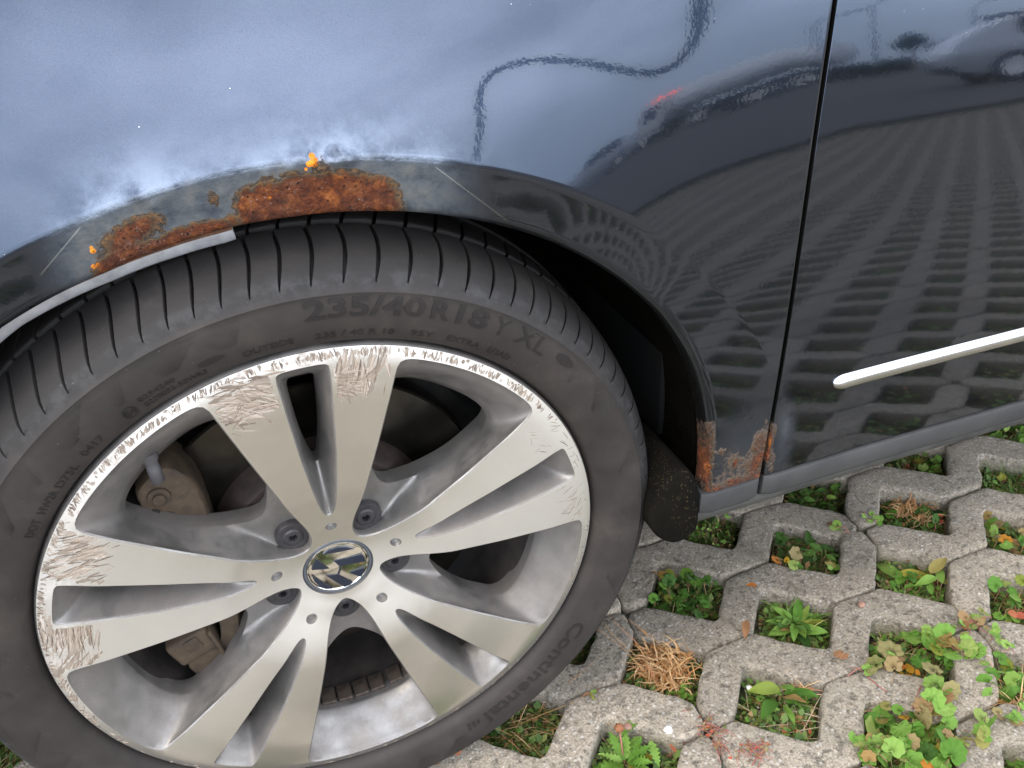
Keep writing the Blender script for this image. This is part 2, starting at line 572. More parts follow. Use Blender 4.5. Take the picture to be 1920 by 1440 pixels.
def make_soil():
    k = NT('dark damp soil with moss')
    n, n2 = k.noise(60, 7, 0.7), k.noise(14, 5, 0.6)
    col = k.ramp(n, [(0.3, (0.012, 0.009, 0.006)), (0.5, (0.040, 0.030, 0.019)), (0.72, (0.105, 0.078, 0.050))])
    col = k.mix(k.math('MULTIPLY', k.step(n2, 0.42, 0.62), 0.75), col, k.ramp(n, [(0.3, (0.018, 0.026, 0.007)), (0.7, (0.085, 0.115, 0.025))]))
    k.set(Base_Color=col, Roughness=0.95)
    k.l.new(k.bump(n, 0.9, 0.006), k.b.inputs['Normal'])
    return k.m


def make_leaf(name, stops, trans=0.35, veins=True):
    k = NT(name)
    rnd = k.rand()
    col = k.ramp(rnd, stops)
    n = k.noise(160, 4, 0.6)
    col = k.mix(k.math('MULTIPLY', k.step(n, 0.4, 0.7), 0.35), col, tuple(c * 0.55 for c in stops[0][1]))
    old = k.math('MULTIPLY', k.step(k.noise(70, 3, 0.6), 0.60, 0.75), 0.45)
    col = k.mix(old, col, (0.20, 0.13, 0.03))
    k.set(Base_Color=col, Roughness=0.62, Specular_IOR_Level=0.25)
    tr = k.n.new('ShaderNodeBsdfTranslucent')
    k.l.new(col, tr.inputs[0])
    mx = k.n.new('ShaderNodeMixShader')
    mx.inputs[0].default_value = trans
    k.l.new(k.b.outputs[0], mx.inputs[1])
    k.l.new(tr.outputs[0], mx.inputs[2])
    k.l.new(mx.outputs[0], k.out.inputs[0])
    nb = k.bump(k.noise(220, 3, 0.6), 0.35, 0.001)
    k.l.new(nb, k.b.inputs['Normal'])
    return k.m


def make_strand(name, stops, trans=0.25):
    """thin blades and stalks; each island gets its own shade"""
    k = NT(name)
    g = k.n.new('ShaderNodeNewGeometry')
    col = k.ramp(g.outputs['Random Per Island'], stops)
    k.set(Base_Color=col, Roughness=0.6)
    tr = k.n.new('ShaderNodeBsdfTranslucent')
    k.l.new(col, tr.inputs[0])
    mx = k.n.new('ShaderNodeMixShader')
    mx.inputs[0].default_value = trans
    k.l.new(k.b.outputs[0], mx.inputs[1])
    k.l.new(tr.outputs[0], mx.inputs[2])
    k.l.new(mx.outputs[0], k.out.inputs[0])
    return k.m


def make_dull_metal(name, c0, c1, metal=0.6, rough=0.5, scale=50, bump=0.3):
    k = NT(name)
    n = k.noise(scale, 7, 0.68)
    k.set(Base_Color=k.ramp(n, [(0.3, c0), (0.7, c1)]), Metallic=metal, Roughness=rough)
    k.l.new(k.bump(n, bump, 0.001), k.b.inputs['Normal'])
    return k.m


def make_splatter():
    k = NT('black plastic with dried splashes')
    n = k.noise(30, 5, 0.6)
    v = k.mapping((1.0, 1.0, 0.42))
    sp = k.math('MULTIPLY', k.step(k.voro(430, v), 0.26, 0.10), k.step(k.noise(22, 4, 0.6), 0.38, 0.55))
    col = k.ramp(n, [(0.3, (0.0025, 0.0024, 0.002)), (0.75, (0.007, 0.006, 0.004))])
    col = k.mix(k.math('MULTIPLY', sp, 0.35), col, (0.13, 0.088, 0.04))
    k.set(Base_Color=col, Roughness=0.85, Specular_IOR_Level=0.05)
    return k.m


M = {}
M['paint'] = make_paint()
M['machined'] = make_machined()
M['silver'] = make_silver()
M['rubber'] = make_rubber('tyre rubber')
M['letter'] = make_rubber('tyre lettering rubber', 0.48)
M['scratch'] = make_strand('scraped alloy', [(0.0, (0.08, 0.056, 0.040)), (0.35, (0.16, 0.120, 0.088)), (0.7, (0.26, 0.205, 0.155)), (1.0, (0.36, 0.30, 0.24))], 0.0)
M['smear'] = make_strand('scraped lacquer', [(0.0, (0.15, 0.118, 0.088)), (0.6, (0.26, 0.212, 0.168)), (1.0, (0.40, 0.35, 0.30))], 0.0)
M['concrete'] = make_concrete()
M['soil'] = make_soil()
M['black'] = plain('black void plastic', (0.007, 0.007, 0.007), 0.7)
M['splat'] = make_splatter()
M['trim'] = make_dull_metal('grey sill plastic', (0.020, 0.0205, 0.022), (0.042, 0.041, 0.040), 0.0, 0.55, 18, 0.12)
M['under'] = make_dull_metal('dusty underbody plastic', (0.020, 0.020, 0.019), (0.060, 0.057, 0.050), 0.0, 0.75, 26, 0.3)
M['chrome'] = plain('bright trim chrome', (0.52, 0.52, 0.51), 0.18, 1.0, 0.05)
M['bolt'] = make_dull_metal('dark wheel bolt', (0.030, 0.028, 0.030), (0.062, 0.057, 0.058), 0.5, 0.5, 90, 0.2)
M['caliper'] = make_dull_metal('rusty brake casting', (0.024, 0.016, 0.010), (0.085, 0.056, 0.031), 0.1, 0.8, 60, 0.5)
M['carrier'] = make_dull_metal('dark brake carrier', (0.012, 0.012, 0.011), (0.035, 0.032, 0.028), 0.2, 0.7, 70, 0.4)
M['disc'] = make_dull_metal('worn brake disc', (0.035, 0.032, 0.026), (0.085, 0.076, 0.060), 0.9, 0.25, 30, 0.06)
M['barrel'] = make_dull_metal('barrel caked with brake dust', (0.014, 0.011, 0.009), (0.050, 0.040, 0.033), 0.2, 0.7, 30, 0.2)
M['discrust'] = make_dull_metal('rusted disc hat', (0.012, 0.007, 0.005), (0.040, 0.024, 0.017), 0.1, 0.75, 60, 0.4)
M['weight'] = make_dull_metal('dirty balance weight', (0.028, 0.020, 0.015), (0.085, 0.062, 0.045), 0.3, 0.6, 120, 0.3)
M['valve'] = plain('grey valve cap', (0.055, 0.052, 0.054), 0.5)
M['emblem_dark'] = plain('emblem dark blue enamel', (0.012, 0.016, 0.026), 0.22)
M['emblem_chrome'] = plain('emblem chrome', (0.80, 0.78, 0.72), 0.07, 1.0, 0.04)
M['cap_ring'] = plain('grey cap ring', (0.10, 0.11, 0.125), 0.3, 0.4)
M['lip_metal'] = make_dull_metal('bare arch flange', (0.24, 0.24, 0.25), (0.46, 0.46, 0.47), 0.3, 0.4, 60, 0.15)
M['lip_rust'] = make_dull_metal('rusted arch flange', (0.045, 0.020, 0.010), (0.17, 0.075, 0.035), 0.1, 0.8, 120, 0.6)

# ------------------------------------------------------------------ ground and pavement
LX0, LY0, LANG, SX, SY = 0.4475, 0.2572, 0.0283, 0.1922, 0.1017
CA, SA = math.cos(LANG), math.sin(LANG)


def lat(i, j, z=0.0):
    """lattice of the grass pavers: i along the kerb, j rows towards the viewer"""
    x, y = i * SX, -j * SY
    return Vector((LX0 + CA * x - SA * y, LY0 + SA * x + CA * y, z))


def sheet(name, x0, x1, y0, y1, nx, ny, hfun, mat):
    xs, ys = np.linspace(x0, x1, nx), np.linspace(y0, y1, ny)
    X, Y = np.meshgrid(xs, ys)
    Z = hfun(X, Y)
    me = mesh(name, np.c_[X.ravel(), Y.ravel(), Z.ravel()], grid_faces(ny, nx), mat)
    return obj(name, me, kind='structure')


def bumps(X, Y, amp, seed, k0=20):
    r = np.random.default_rng(seed)
    Z = np.zeros_like(X)
    for q in range(14):
        kx, ky = r.normal(0, k0 * (1 + q * 0.5), 2)
        Z += np.sin(kx * X + ky * Y + r.uniform(0, 6.28)) / (1 + q * 0.4)
    return Z * amp / 3


asph = NT('worn asphalt')
an = asph.noise(6, 6, 0.6)
asph.set(Base_Color=asph.mix(0.5, asph.ramp(an, [(0.3, (0.060, 0.056, 0.052)), (0.7, (0.098, 0.092, 0.085))]), asph.ramp(asph.noise(90, 3), [(0.3, (0.05, 0.047, 0.043)), (0.7, (0.11, 0.104, 0.095))])), Roughness=0.9)
M['asphalt'] = asph.m
g = mesh('ground', [(-600, -600, -0.075), (600, -600, -0.075), (600, 600, -0.075), (-600, 600, -0.075)], [(0, 1, 2, 3)], M['asphalt'])
obj('ground', g, kind='structure')
sheet('soil_bed', -2.2, 10.5, -6.40, 1.7, 420, 300, lambda X, Y: -0.034 + bumps(X, Y, 0.006, 3, 25), M['soil'])
rd = mesh('road', [(-200, -60, -0.06), (200, -60, -0.06), (200, -6.38, -0.004), (-200, -6.38, -0.004)], [(0, 1, 2, 3)], M['asphalt'])
obj('road', rd, kind='structure')


def paver_outline(variant, flip):
    """outline in metres round the paver's centre: two half diamonds on one long side, one half and two quarter
    diamonds on the other"""
    r = np.random.default_rng(100 + variant)
    a, b, sk = 0.312, 0.605, 0.03
    raw = []
    # near side is -y.  band runs from y=+.5 (upper row) to -.5 (lower row)
    P = [(-1, 0.5), (-0.5 - a, 0.5), (-0.5 + sk, 0.5 - b), (-0.5 + a, 0.5), (0.5 - a, 0.5), (0.5 + sk, 0.5 - b), (0.5 + a, 0.5), (1, 0.5),
         (1 - sk, -0.5 + b), (1 - a, -0.5), (a, -0.5), (-sk, -0.5 + b), (-a, -0.5), (-1 + a, -0.5), (-1 - sk, -0.5 + b)]
    P = np.array(P) * np.array([SX, SY])
    if flip:
        P = -P
    # inset, then fillet the corners
    n = len(P)
    Q = []
    area = 0.5 * np.sum(P[:, 0] * np.roll(P[:, 1], -1) - np.roll(P[:, 0], -1) * P[:, 1])
    sgn = 1 if area > 0 else -1
    inset = 0.0016
    for k in range(n):
        e0 = P[k] - P[k - 1]
        e1 = P[(k + 1) % n] - P[k]
        e0 /= np.linalg.norm(e0)
        e1 /= np.linalg.norm(e1)
        n0 = sgn * np.array([-e0[1], e0[0]])
        n1 = sgn * np.array([-e1[1], e1[0]])
        c = (1 + n0 @ n1)
        off = (n0 + n1) / max(c, 0.25) * inset
        Q.append(P[k] + off)
    Q = np.array(Q)
    out = []
    for k in range(n):
        p0, p1, p2 = Q[k - 1], Q[k], Q[(k + 1) % n]
        d0, d1 = p0 - p1, p2 - p1
        l0, l1 = np.linalg.norm(d0), np.linalg.norm(d1)
        cosang = (d0 @ d1) / l0 / l1
        rad = min(0.011 if cosang > -0.5 else 0.007, 0.35 * l0, 0.35 * l1) * r.uniform(0.75, 1.25)
        aa, cc = p1 + d0 / l0 * rad, p1 + d1 / l1 * rad
        for t in (0.0, 0.33, 0.67, 1.0):
            out.append((1 - t) ** 2 * aa + 2 * t * (1 - t) * p1 + t * t * cc)
    # extra points on the straights with a slight wobble
    res = []
    m = len(out)
    for k in range(m):
        q0, q1 = out[k], out[(k + 1) % m]
        res.append(q0)
        L = np.linalg.norm(q1 - q0)
        for t in range(1, int(L / 0.012)):
            res.append(q0 + (q1 - q0) * t / int(L / 0.012) + r.normal(0, 0.0009, 2))
    return np.array(res), sgn


def paver_mesh(variant, flip, fine=True):
    r = np.random.default_rng(500 + variant)
    ol, sgn = paver_outline(variant, flip)
    if not fine:
        ol = ol[::3]
    n = len(ol)
    nx = np.roll(ol, -1, 0) - np.roll(ol, 1, 0)
    nx /= np.linalg.norm(nx, axis=1)[:, None]
    nrm = sgn * np.c_[-nx[:, 1], nx[:, 0]]                    # inward
    wob = 1 + 0.5 * np.sin(np.arange(n) * 0.7 + r.uniform(0, 6)) + r.normal(0, 0.25, n)
    rings = [(0.0, -0.075), (0.0, -0.0038), (0.0010, -0.0011), (0.0030, 0.0)]
    vs = []
    for ins, z in rings:
        for k in range(n):
            w = max(0.3, wob[k])
            q = ol[k] + nrm[k] * ins * w
            zz = z if z < -0.05 else z * w
            vs.append((q[0], q[1], zz))
    fs = []
    for a in range(len(rings) - 1):
        for k in range(n):
            f = (a * n + k, a * n + (k + 1) % n, (a + 1) * n + (k + 1) % n, (a + 1) * n + k)
            fs.append(f if sgn > 0 else f[::-1])
    o = (len(rings) - 1) * n
    top = [Vector(vs[o + k][:2]) for k in range(n)]
    pts = list(top)
    if fine:
        for x in np.arange(-SX * 1.05, SX * 1.05, 0.011):
            for y in np.arange(-SY * 0.55, SY * 0.55, 0.011):
                q = np.array([x, y]) + r.normal(0, 0.002, 2)
                d = np.min(np.hypot(*(ol - q).T))
                if d > 0.008:
                    pts.append(Vector(q))
    res = delaunay_2d_cdt(pts, [], [list(range(n)) if sgn > 0 else list(range(n))[::-1]], 1, 1e-6)
    base = len(vs)
    hz = bumps(np.array([q.x for q in res[0]]), np.array([q.y for q in res[0]]), 0.0011, 900 + variant, 60)
    remap = {}
    for k, q in enumerate(res[0]):
        src = [s for s in res[3][k] if s < n]
        if src:
            remap[k] = o + src[0]
        else:
            remap[k] = len(vs)
            vs.append((q.x, q.y, hz[k]))
    for f in res[2]:
        fs.append([remap[k] for k in f])
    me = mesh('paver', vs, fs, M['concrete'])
    return fix_normals(me)


PAV = {(fl, v): paver_mesh(v + 10 * fl, fl) for fl in (0, 1) for v in range(3)}
pav_root = obj('pavement', None, None)
pav_root['kind'] = 'structure'
single = set()
cand = []
for j in range(-4, 60):
    for kk in range(-24, 60):
        fl = 0 if j % 2 else 1
        if fl == 0:
            ci = 0.5 + 2 * kk            # from i = -.5 to 1.5
        else:
            ci = 0.5 + 2 * kk
        c = lat(ci, j + 0.5)
        if -2.1 < c.x < 10.2 and -6.45 < c.y < 1.6:
            d = math.hypot(c.x - 0.35, c.y - 0.0)
            cand.append((d, c, fl))
cand.sort(key=lambda q: q[0])
for q, (d, c, fl) in enumerate(cand[:110]):
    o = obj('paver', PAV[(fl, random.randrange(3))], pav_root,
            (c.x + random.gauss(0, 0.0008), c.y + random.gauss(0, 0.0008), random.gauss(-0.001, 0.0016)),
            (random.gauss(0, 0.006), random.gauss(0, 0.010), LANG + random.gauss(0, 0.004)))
far = {0: paver_mesh(40, 0, False), 1: paver_mesh(41, 1, False)}
fb = MB()
fdat = {}
for fl in (0, 1):
    me = far[fl]
    vv = np.empty(len(me.vertices) * 3)
    me.vertices.foreach_get('co', vv)
    fdat[fl] = (vv.reshape(-1, 3), [tuple(p_.vertices) for p_ in me.polygons])
for d, c, fl in cand[110:]:
    V, F = fdat[fl]
    W = np.c_[V[:, 0] * CA - V[:, 1] * SA + c.x, V[:, 0] * SA + V[:, 1] * CA + c.y, V[:, 2] + random.gauss(-0.001, 0.0016)]
    fb.add(W, F)
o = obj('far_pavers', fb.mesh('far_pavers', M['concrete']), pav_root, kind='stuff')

# ------------------------------------------------------------------ car
car = empty('car', 'dark blue car with rusted front wheel arch and scuffed alloy wheel on grass pavers', 'car', (0.0, 0.85, 0.0))


def part(name, me, parent=None, loc=None, rot=(0, 0, 0), **kw):
    """a part given in world coordinates, parented to the car"""
    o = obj(name, me, parent or car, (0, 0, 0), rot, **kw)
    if parent is None:
        o.location = Vector((0, 0, 0)) - car.location + (Vector(loc) if loc else Vector())
    elif loc:
        o.location = loc
    return o


_z = np.linspace(0.0, 1.1, 1101)
_a = np.interp(_z, [0.0, 0.30, 0.38, 0.46, 0.54, 0.62, 0.70, 0.80, 0.92, 1.1], np.radians([-6, -3.0, 0.0, 2.4, 4.4, 6.2, 7.8, 10.8, 15.5, 22]))
_y = np.cumsum(np.tan(_a)) * (_z[1] - _z[0])
_y += 0.0085 - np.interp(0.69, _z, _y)
FA, FL = 0.0095, 0.17
RCX, RCZ, RCR = 0.005, 0.229, 0.461


def sstep(x, a, b):
    t = np.clip((x - a) / (b - a), 0, 1)
    return t * t * (3 - 2 * t)


def body_y(x, z):
    x, z = np.asarray(x, float), np.asarray(z, float)
    y = np.interp(z, _z, _y)
    rho = np.hypot(x - RCX, z - RCZ) - RCR
    ph = np.degrees(np.arctan2(z - RCZ, x - RCX))
    s = (0.30 + 0.70 * sstep(ph, 18, 62)) * (1 + 0.40 * sstep(ph, 84, 122))
    c = sstep(ph, 46, 64)
    out = -FA * s * np.clip(1 - rho / FL, 0, None) ** 2
    out = np.where(rho >= FL, 0.0, out)
    ins = -FA * s - rho * (c * math.tan(math.radians(9.0)) - (1 - c) * 2 * FA * s / FL * 0.6)
    y = y + np.where(rho < 0, ins, out)
    y = y + 0.55 * np.clip(-x - 0.50, 0, None) ** 2
    y = y + 0.004 * sstep(x, 0.47, 0.20) * sstep(z, 0.55, 0.75) * -1
    return y


QX, QZ = 0.02, 0.31
_lp = np.array([(-2, 0.338), (3, 0.340), (11.06, 0.3437), (20.43, 0.3497), (28.34, 0.3530), (37.02, 0.3540), (45.96, 0.3525), (55.4, 0.3495), (63.49, 0.3470), (71.47, 0.3455),
                (80.73, 0.3445), (90.62, 0.3465), (97.06, 0.3495), (105.37, 0.3525), (112.76, 0.3580), (117.96, 0.3625), (123.72, 0.3680), (140, 0.376), (160, 0.380), (182, 0.383)])


def lip_r(deg):
    return np.interp(deg, _lp[:, 0], np.convolve(np.pad(_lp[:, 1], 1, 'edge'), [0.2, 0.6, 0.2], 'valid'))


X_GAP, Z_SILL, X_FRONT, Z_TOP = 0.4165, 0.3155, -0.88, 0.93


def gap_x(z):
    return 0.4252 - 0.0026 + (z - 0.45) * 0.0765 + (z - 0.45) ** 2 * 0.115


def build_fender():
    a_bottom = math.degrees(math.atan2(Z_SILL - QZ, X_GAP - QX))
    a_tr = math.degrees(math.atan2(Z_TOP - QZ, gap_x(Z_TOP) - QX))
    a_tl = math.degrees(math.atan2(Z_TOP - QZ, X_FRONT - QX))
    a_bl = 180.0
    segs = [(a_bottom, a_tr, 150), (a_tr, a_tl, 300), (a_tl, a_bl, 90)]
    ph = np.concatenate([np.linspace(a, b, n, endpoint=False) for a, b, n in segs] + [[a_bl]])
    n = len(ph)
    cs, sn = np.cos(np.radians(ph)), np.sin(np.radians(ph))
    r1 = lip_r(ph)
    # outer boundary
    r2 = np.full(n, 9.0)
    for k in range(n):
        c = []
        if cs[k] > 1e-6:
            zz = QZ
            for _ in range(9):
                rr = (gap_x(zz) - QX) / cs[k]
                zz = QZ + rr * sn[k]
            c.append(rr)
        if cs[k] < -1e-6:
            c.append((X_FRONT - QX) / cs[k])
        if sn[k] > 1e-6:
            c.append((Z_TOP - QZ) / sn[k])
        r2[k] = min(c)
    # crease circle seen from Q
    dx, dz = QX - RCX, QZ - RCZ
    bq = dx * cs + dz * sn
    rc = -bq + np.sqrt(bq * bq - (dx * dx + dz * dz - RCR * RCR))
    rc = np.minimum(rc, r1 + 0.72 * (r2 - r1))
    mid = np.minimum(rc + 0.17, rc + 0.5 * (r2 - rc))
    t1 = np.linspace(0, 1, 15) ** 0.9
    rings = [r1 + (rc - r1) * t for t in t1]
    rings += [rc + (mid - rc) * t for t in np.linspace(0, 1, 31)[1:]]
    rings += [mid + (r2 - mid) * t for t in np.linspace(0, 1, 27)[1:]]
    V, A = [], {'rust': [], 'fade': [], 'matte': [], 'fresh': []}
    xs, zs, ys = [], [], []
    # arch return: rolled edge into the wheel house
    for dr, dy in ((-0.006, 0.022), (-0.0065, 0.008), (-0.0045, 0.0025), (-0.002, 0.0006)):
        x, z = QX + (r1 + dr) * cs, QZ + (r1 + dr) * sn
        xs.append(x); zs.append(z); ys.append(body_y(QX + r1 * cs, QZ + r1 * sn) + dy)
    for r in rings:
        x, z = QX + r * cs, QZ + r * sn
        xs.append(x); zs.append(z); ys.append(body_y(x, z))
    xe, ze, ye = xs[-1], zs[-1], ys[-1]
    ox = np.where(np.abs(xe - gap_x(ze)) < 1e-4, 1.0, 0.0)
    oz = np.where(np.abs(ze - Z_TOP) < 1e-4, 1.0, 0.0)
    for d, dy in ((0.0005, 0.0004), (0.0008, 0.0016), (0.0008, 0.02)):
        xs.append(xe + ox * d); zs.append(ze + oz * d); ys.append(ye + dy)
    X, Z, Y = np.array(xs), np.array(zs), np.array(ys)
    rust, fade, matte, fresh = masks(X, Z)
    # blisters and eaten metal stand proud / recessed a little
    r = np.random.default_rng(5)
    blis = np.zeros_like(X)
    for bx, bz, br, bh in BLISTERS:
        d = np.hypot(X - bx, Z - bz) / br
        blis += bh * np.exp(-d * d * 2)
    rough = bumps(X, Z, 0.0011, 11, 160)
    Y = Y - blis - np.clip(rust - 0.3, 0, 1) * (0.0008 + rough)
    verts = np.c_[X.ravel(), Y.ravel(), Z.ravel()]
    faces = grid_faces(X.shape[0], n, flip=True)
    me = mesh('front_fender', verts, faces, M['paint'], attrs={'rust': rust.ravel(), 'fade': fade.ravel(), 'matte': matte.ravel(), 'fresh': fresh.ravel()})
    return me


def blob(X, Z, cx, cz, rx, rz, rot=0.0):
    c, s = math.cos(math.radians(rot)), math.sin(math.radians(rot))
    u, v = (X - cx) * c + (Z - cz) * s, -(X - cx) * s + (Z - cz) * c
    return np.clip(1.35 - np.sqrt((u / rx) ** 2 + (v / rz) ** 2) * 0.85, 0, 1)


BLISTERS = [(0.0500, 0.6875, 0.008, 0.0040), (0.0405, 0.6840, 0.004, 0.002), (-0.078, 0.683, 0.004, 0.0016), (-0.070, 0.676, 0.003, 0.0015), (-0.028, 0.676, 0.0035, 0.0012),
            (-0.048, 0.672, 0.0018, 0.0012), (-0.044, 0.670, 0.0016, 0.0012), (-0.040, 0.672, 0.0016, 0.001), (-0.036, 0.668, 0.0018, 0.001), (0.060, 0.686, 0.004, 0.0018), (0.0035, 0.6835, 0.003, 0.0014),
            (0.0190, 0.686, 0.004, 0.0013), (0.0345, 0.6925, 0.003, 0.0016), (0.0337, 0.6880, 0.0035, 0.0018), (-0.1137, 0.6539, 0.0025, 0.0014), (-0.1157, 0.6430, 0.003, 0.0012), (-0.10, 0.666, 0.003, 0.001)]


def masks(X, Z):
    lipd = np.hypot(X - QX, Z - QZ) - lip_r(np.degrees(np.arctan2(Z - QZ, X - QX)))
    # main eaten band, along the lip from x=-.02 to .09
    u = sstep(X, -0.030, -0.010) * sstep(X, 0.106, 0.076)
    top = np.interp(X, [-0.02, 0.0, 0.02, 0.04, 0.06, 0.09], [0.014, 0.020, 0.022, 0.022, 0.020, 0.013])
    rust = u * np.clip(0.78 - (lipd - top + 0.004) / 0.018, 0, 0.80)
    rust = np.maximum(rust, 0.78 * blob(X, Z, -0.0905, 0.6590, 0.020, 0.0085, 18))
    rust = np.maximum(rust, 0.75 * sstep(X, -0.125, -0.11) * sstep(X, -0.01, -0.03) * np.clip(1.2 - lipd / 0.007, 0, 1))
    rust = np.maximum(rust, 0.45 * blob(X, Z, 0.038, 0.684, 0.008, 0.008))
    rust = np.maximum(rust, 0.40 * blob(X, Z, -0.034, 0.674, 0.004, 0.006))
    # lower rear corner of the fender
    rust = np.maximum(rust, 0.54 * blob(X, Z, 0.3530, 0.350, 0.0060, 0.046, 0))
    rust = np.maximum(rust, 0.46 * blob(X, Z, 0.4080, 0.3450, 0.010, 0.036, -6))
    rust = np.maximum(rust, 0.52 * blob(X, Z, 0.385, 0.3170, 0.050, 0.009))
    rust = np.maximum(rust, 0.22 * blob(X, Z, 0.388, 0.338, 0.04, 0.028))
    rust = np.maximum(rust, 0.50 * blob(X, Z, 0.383, 0.343, 0.0035, 0.009, -20))
    rust = np.maximum(rust, 0.45 * blob(X, Z, 0.366, 0.362, 0.0040, 0.005))
    rust = np.maximum(rust, 0.50 * blob(X, Z, 0.380, 0.3220, 0.004, 0.005))
    fresh = np.maximum.reduce([0.95 * blob(X, Z, 0.0345, 0.6925, 0.0019, 0.0018), 0.95 * blob(X, Z, 0.0358, 0.6898, 0.0016, 0.0016), 0.95 * blob(X, Z, 0.0316, 0.6880, 0.0021, 0.0016), 0.95 * blob(X, Z, 0.0354, 0.6872, 0.0020, 0.0017),
                               0.85 * blob(X, Z, 0.0290, 0.6845, 0.0014, 0.0014), 0.9 * blob(X, Z, -0.1137, 0.6539, 0.0016, 0.0021), 0.85 * blob(X, Z, -0.1157, 0.6430, 0.0028, 0.0014),
                               0.36 * blob(X, Z, 0.356, 0.352, 0.0035, 0.034, 0), 0.30 * blob(X, Z, 0.427, 0.344, 0.006, 0.022, -8)])
    rho = np.hypot(X - RCX, Z - RCZ) - RCR
    side = sstep(X, -0.16, -0.11) * sstep(X, 0.17, 0.10)
    matte = side * sstep(rho, 0.004, -0.006) * (lipd > -0.02)
    matte = np.maximum(matte, 0.30 * blob(X, Z, 0.395, 0.345, 0.05, 0.045))
    f = sstep(rho, -0.004, 0.002) * np.exp(-np.clip(rho, 0, None) / 0.011)
    fade = f * np.clip(0.25 + 0.9 * np.exp(-((X + 0.085) / 0.035) ** 2) + 0.9 * np.exp(-((X - 0.060) / 0.055) ** 2), 0, 1.1) * sstep(X, -0.17, -0.11) * sstep(X, 0.20, 0.12)
    return rust, fade, matte, fresh


part('front_fender', sharp(build_fender(), 55))

# bare flange hanging under the left half of the arch, torn off at its rear end
def arc_strip(name, a0, a1, n, prof_fun, mats, idx_fun=None):
    V = []
    m = None
    for k in range(n + 1):
        d = a0 + (a1 - a0) * k / n
        pr = prof_fun(d, k / n)
        m = len(pr)
        c, s = math.cos(math.radians(d)), math.sin(math.radians(d))
        V += [(QX + r * c, y, QZ + r * s) for r, y in pr]
    F = grid_faces(n + 1, m)
    idx = [idx_fun(q % (m - 1), q // (m - 1) / n) for q in range(len(F))] if idx_fun else None
    return fix_normals(mesh(name, V, F, mats, idx))


def flange_prof(d, t):
    r = float(lip_r(d))
    w = np.interp(d, [97.5, 99, 107, 113, 119, 126, 150, 182], [0.0205, 0.0215, 0.0205, 0.0200, 0.0190, 0.0180, 0.016, 0.015])
    return [(r - 0.0015, 0.0075), (r - 0.30 * w, 0.0130), (r - 0.44 * w, 0.0150), (r - 0.56 * w, 0.0138), (r - 0.92 * w, 0.0160), (r - w, 0.0185), (r - 0.98 * w, 0.030), (r + 0.003, 0.032)]


part('arch_flange', arc_strip('arch_flange', 97.8, 182, 120, flange_prof, [M['lip_rust'], M['lip_metal']], lambda q, t: 0 if q < 3 else 1))

# wheel house liner: tunnel and back wall
def liner_prof(d, t):
    r = float(lip_r(min(max(d, 0), 180))) + 0.012
    return [(r - 0.012, 0.020), (r, 0.022), (r + 0.004, 0.05), (r + 0.004, 0.30), (r - 0.06, 0.36), (0.10, 0.37)]


part('arch_liner', arc_strip('arch_liner', -9, 190, 110, liner_prof, M['splat']))
# rear splash lobe of the liner
lobe = catmull([[0.3456, 0.3244], [0.3487, 0.2763], [0.3391, 0.2635], [0.3229, 0.2607], [0.307, 0.2711], [0.297, 0.2868], [0.294, 0.3059], [0.2991, 0.3259], [0.3104, 0.343], [0.321, 0.348], [0.3343, 0.3471]], 4)
sb = MB().prism(lobe, -0.0165, 0.075, 0.004)
part('splash_guard', fix_normals(sb.mesh('splash_guard', M['splat'])))

# door
def panel(name, x0f, x1, z0, z1, nx, nz, mat, dz_round=True):
    zs = np.linspace(z0, z1, nz)
    us = np.concatenate([np.linspace(0, 0.10, 14, endpoint=False), np.linspace(0.10, 1, nx)])
    Z, U = np.meshgrid(zs, us, indexing='ij')
    X = x0f(Z) + (x1 - x0f(Z)) * U
    Y = body_y(X, Z)
    # leading edge rolled into the gap
    pre = [(0.0, 0.02), (0.0, 0.0022), (0.0, 0.0007)]
    cols = []
    for d, dy in pre:
        cols.append(np.c_[X[:, 0] - 0.0007 + (0.0003 if dy < 0.002 else 0), Y[:, 0] + dy, Z[:, 0]])
    cols += [np.c_[X[:, k], Y[:, k], Z[:, k]] for k in range(X.shape[1])]
    G = np.stack(cols, 1)
    lo = G[:1].copy(); lo[:, :, 1] += 0.02; lo[:, :, 2] -= 0.0005
    hi = G[-1:].copy(); hi[:, :, 1] += 0.02
    G = np.concatenate([lo, G, hi], 0)
    Xf, Zf = G[:, :, 0], G[:, :, 2]
    rust = np.maximum(0.80 * blob(Xf, Zf, gap_x(0.345) + 0.0078, 0.345, 0.0036, 0.026, 2), 0)
    fresh = 0.62 * blob(Xf, Zf, gap_x(0.345) + 0.0078, 0.345, 0.0030, 0.022, 2)
    fade = 0.45 * blob(Xf, Zf, 0.4360, 0.380, 0.0065, 0.026, 8)
    matte = 0.35 * blob(Xf, Zf, 0.4370, 0.350, 0.011, 0.036)
    return mesh(name, G.reshape(-1, 3), grid_faces(G.shape[0], G.shape[1]), mat,
                attrs={'rust': rust.ravel(), 'fade': fade.ravel(), 'matte': matte.ravel(), 'fresh': fresh.ravel()})


door = part('front_door', fix_normals(panel('front_door', lambda z: gap_x(z) + 0.0052, 1.52, Z_SILL + 0.001, Z_TOP, 110, 120, M['paint'])))
door.data.set_sharp_from_angle(angle=math.radians(40))
# dark jamb behind the gap
jb = MB().box((0.4455, 0.05, 0.60), (0.11, 0.006, 0.68))
part('door_jamb', jb.mesh('door_jamb', M['black']))

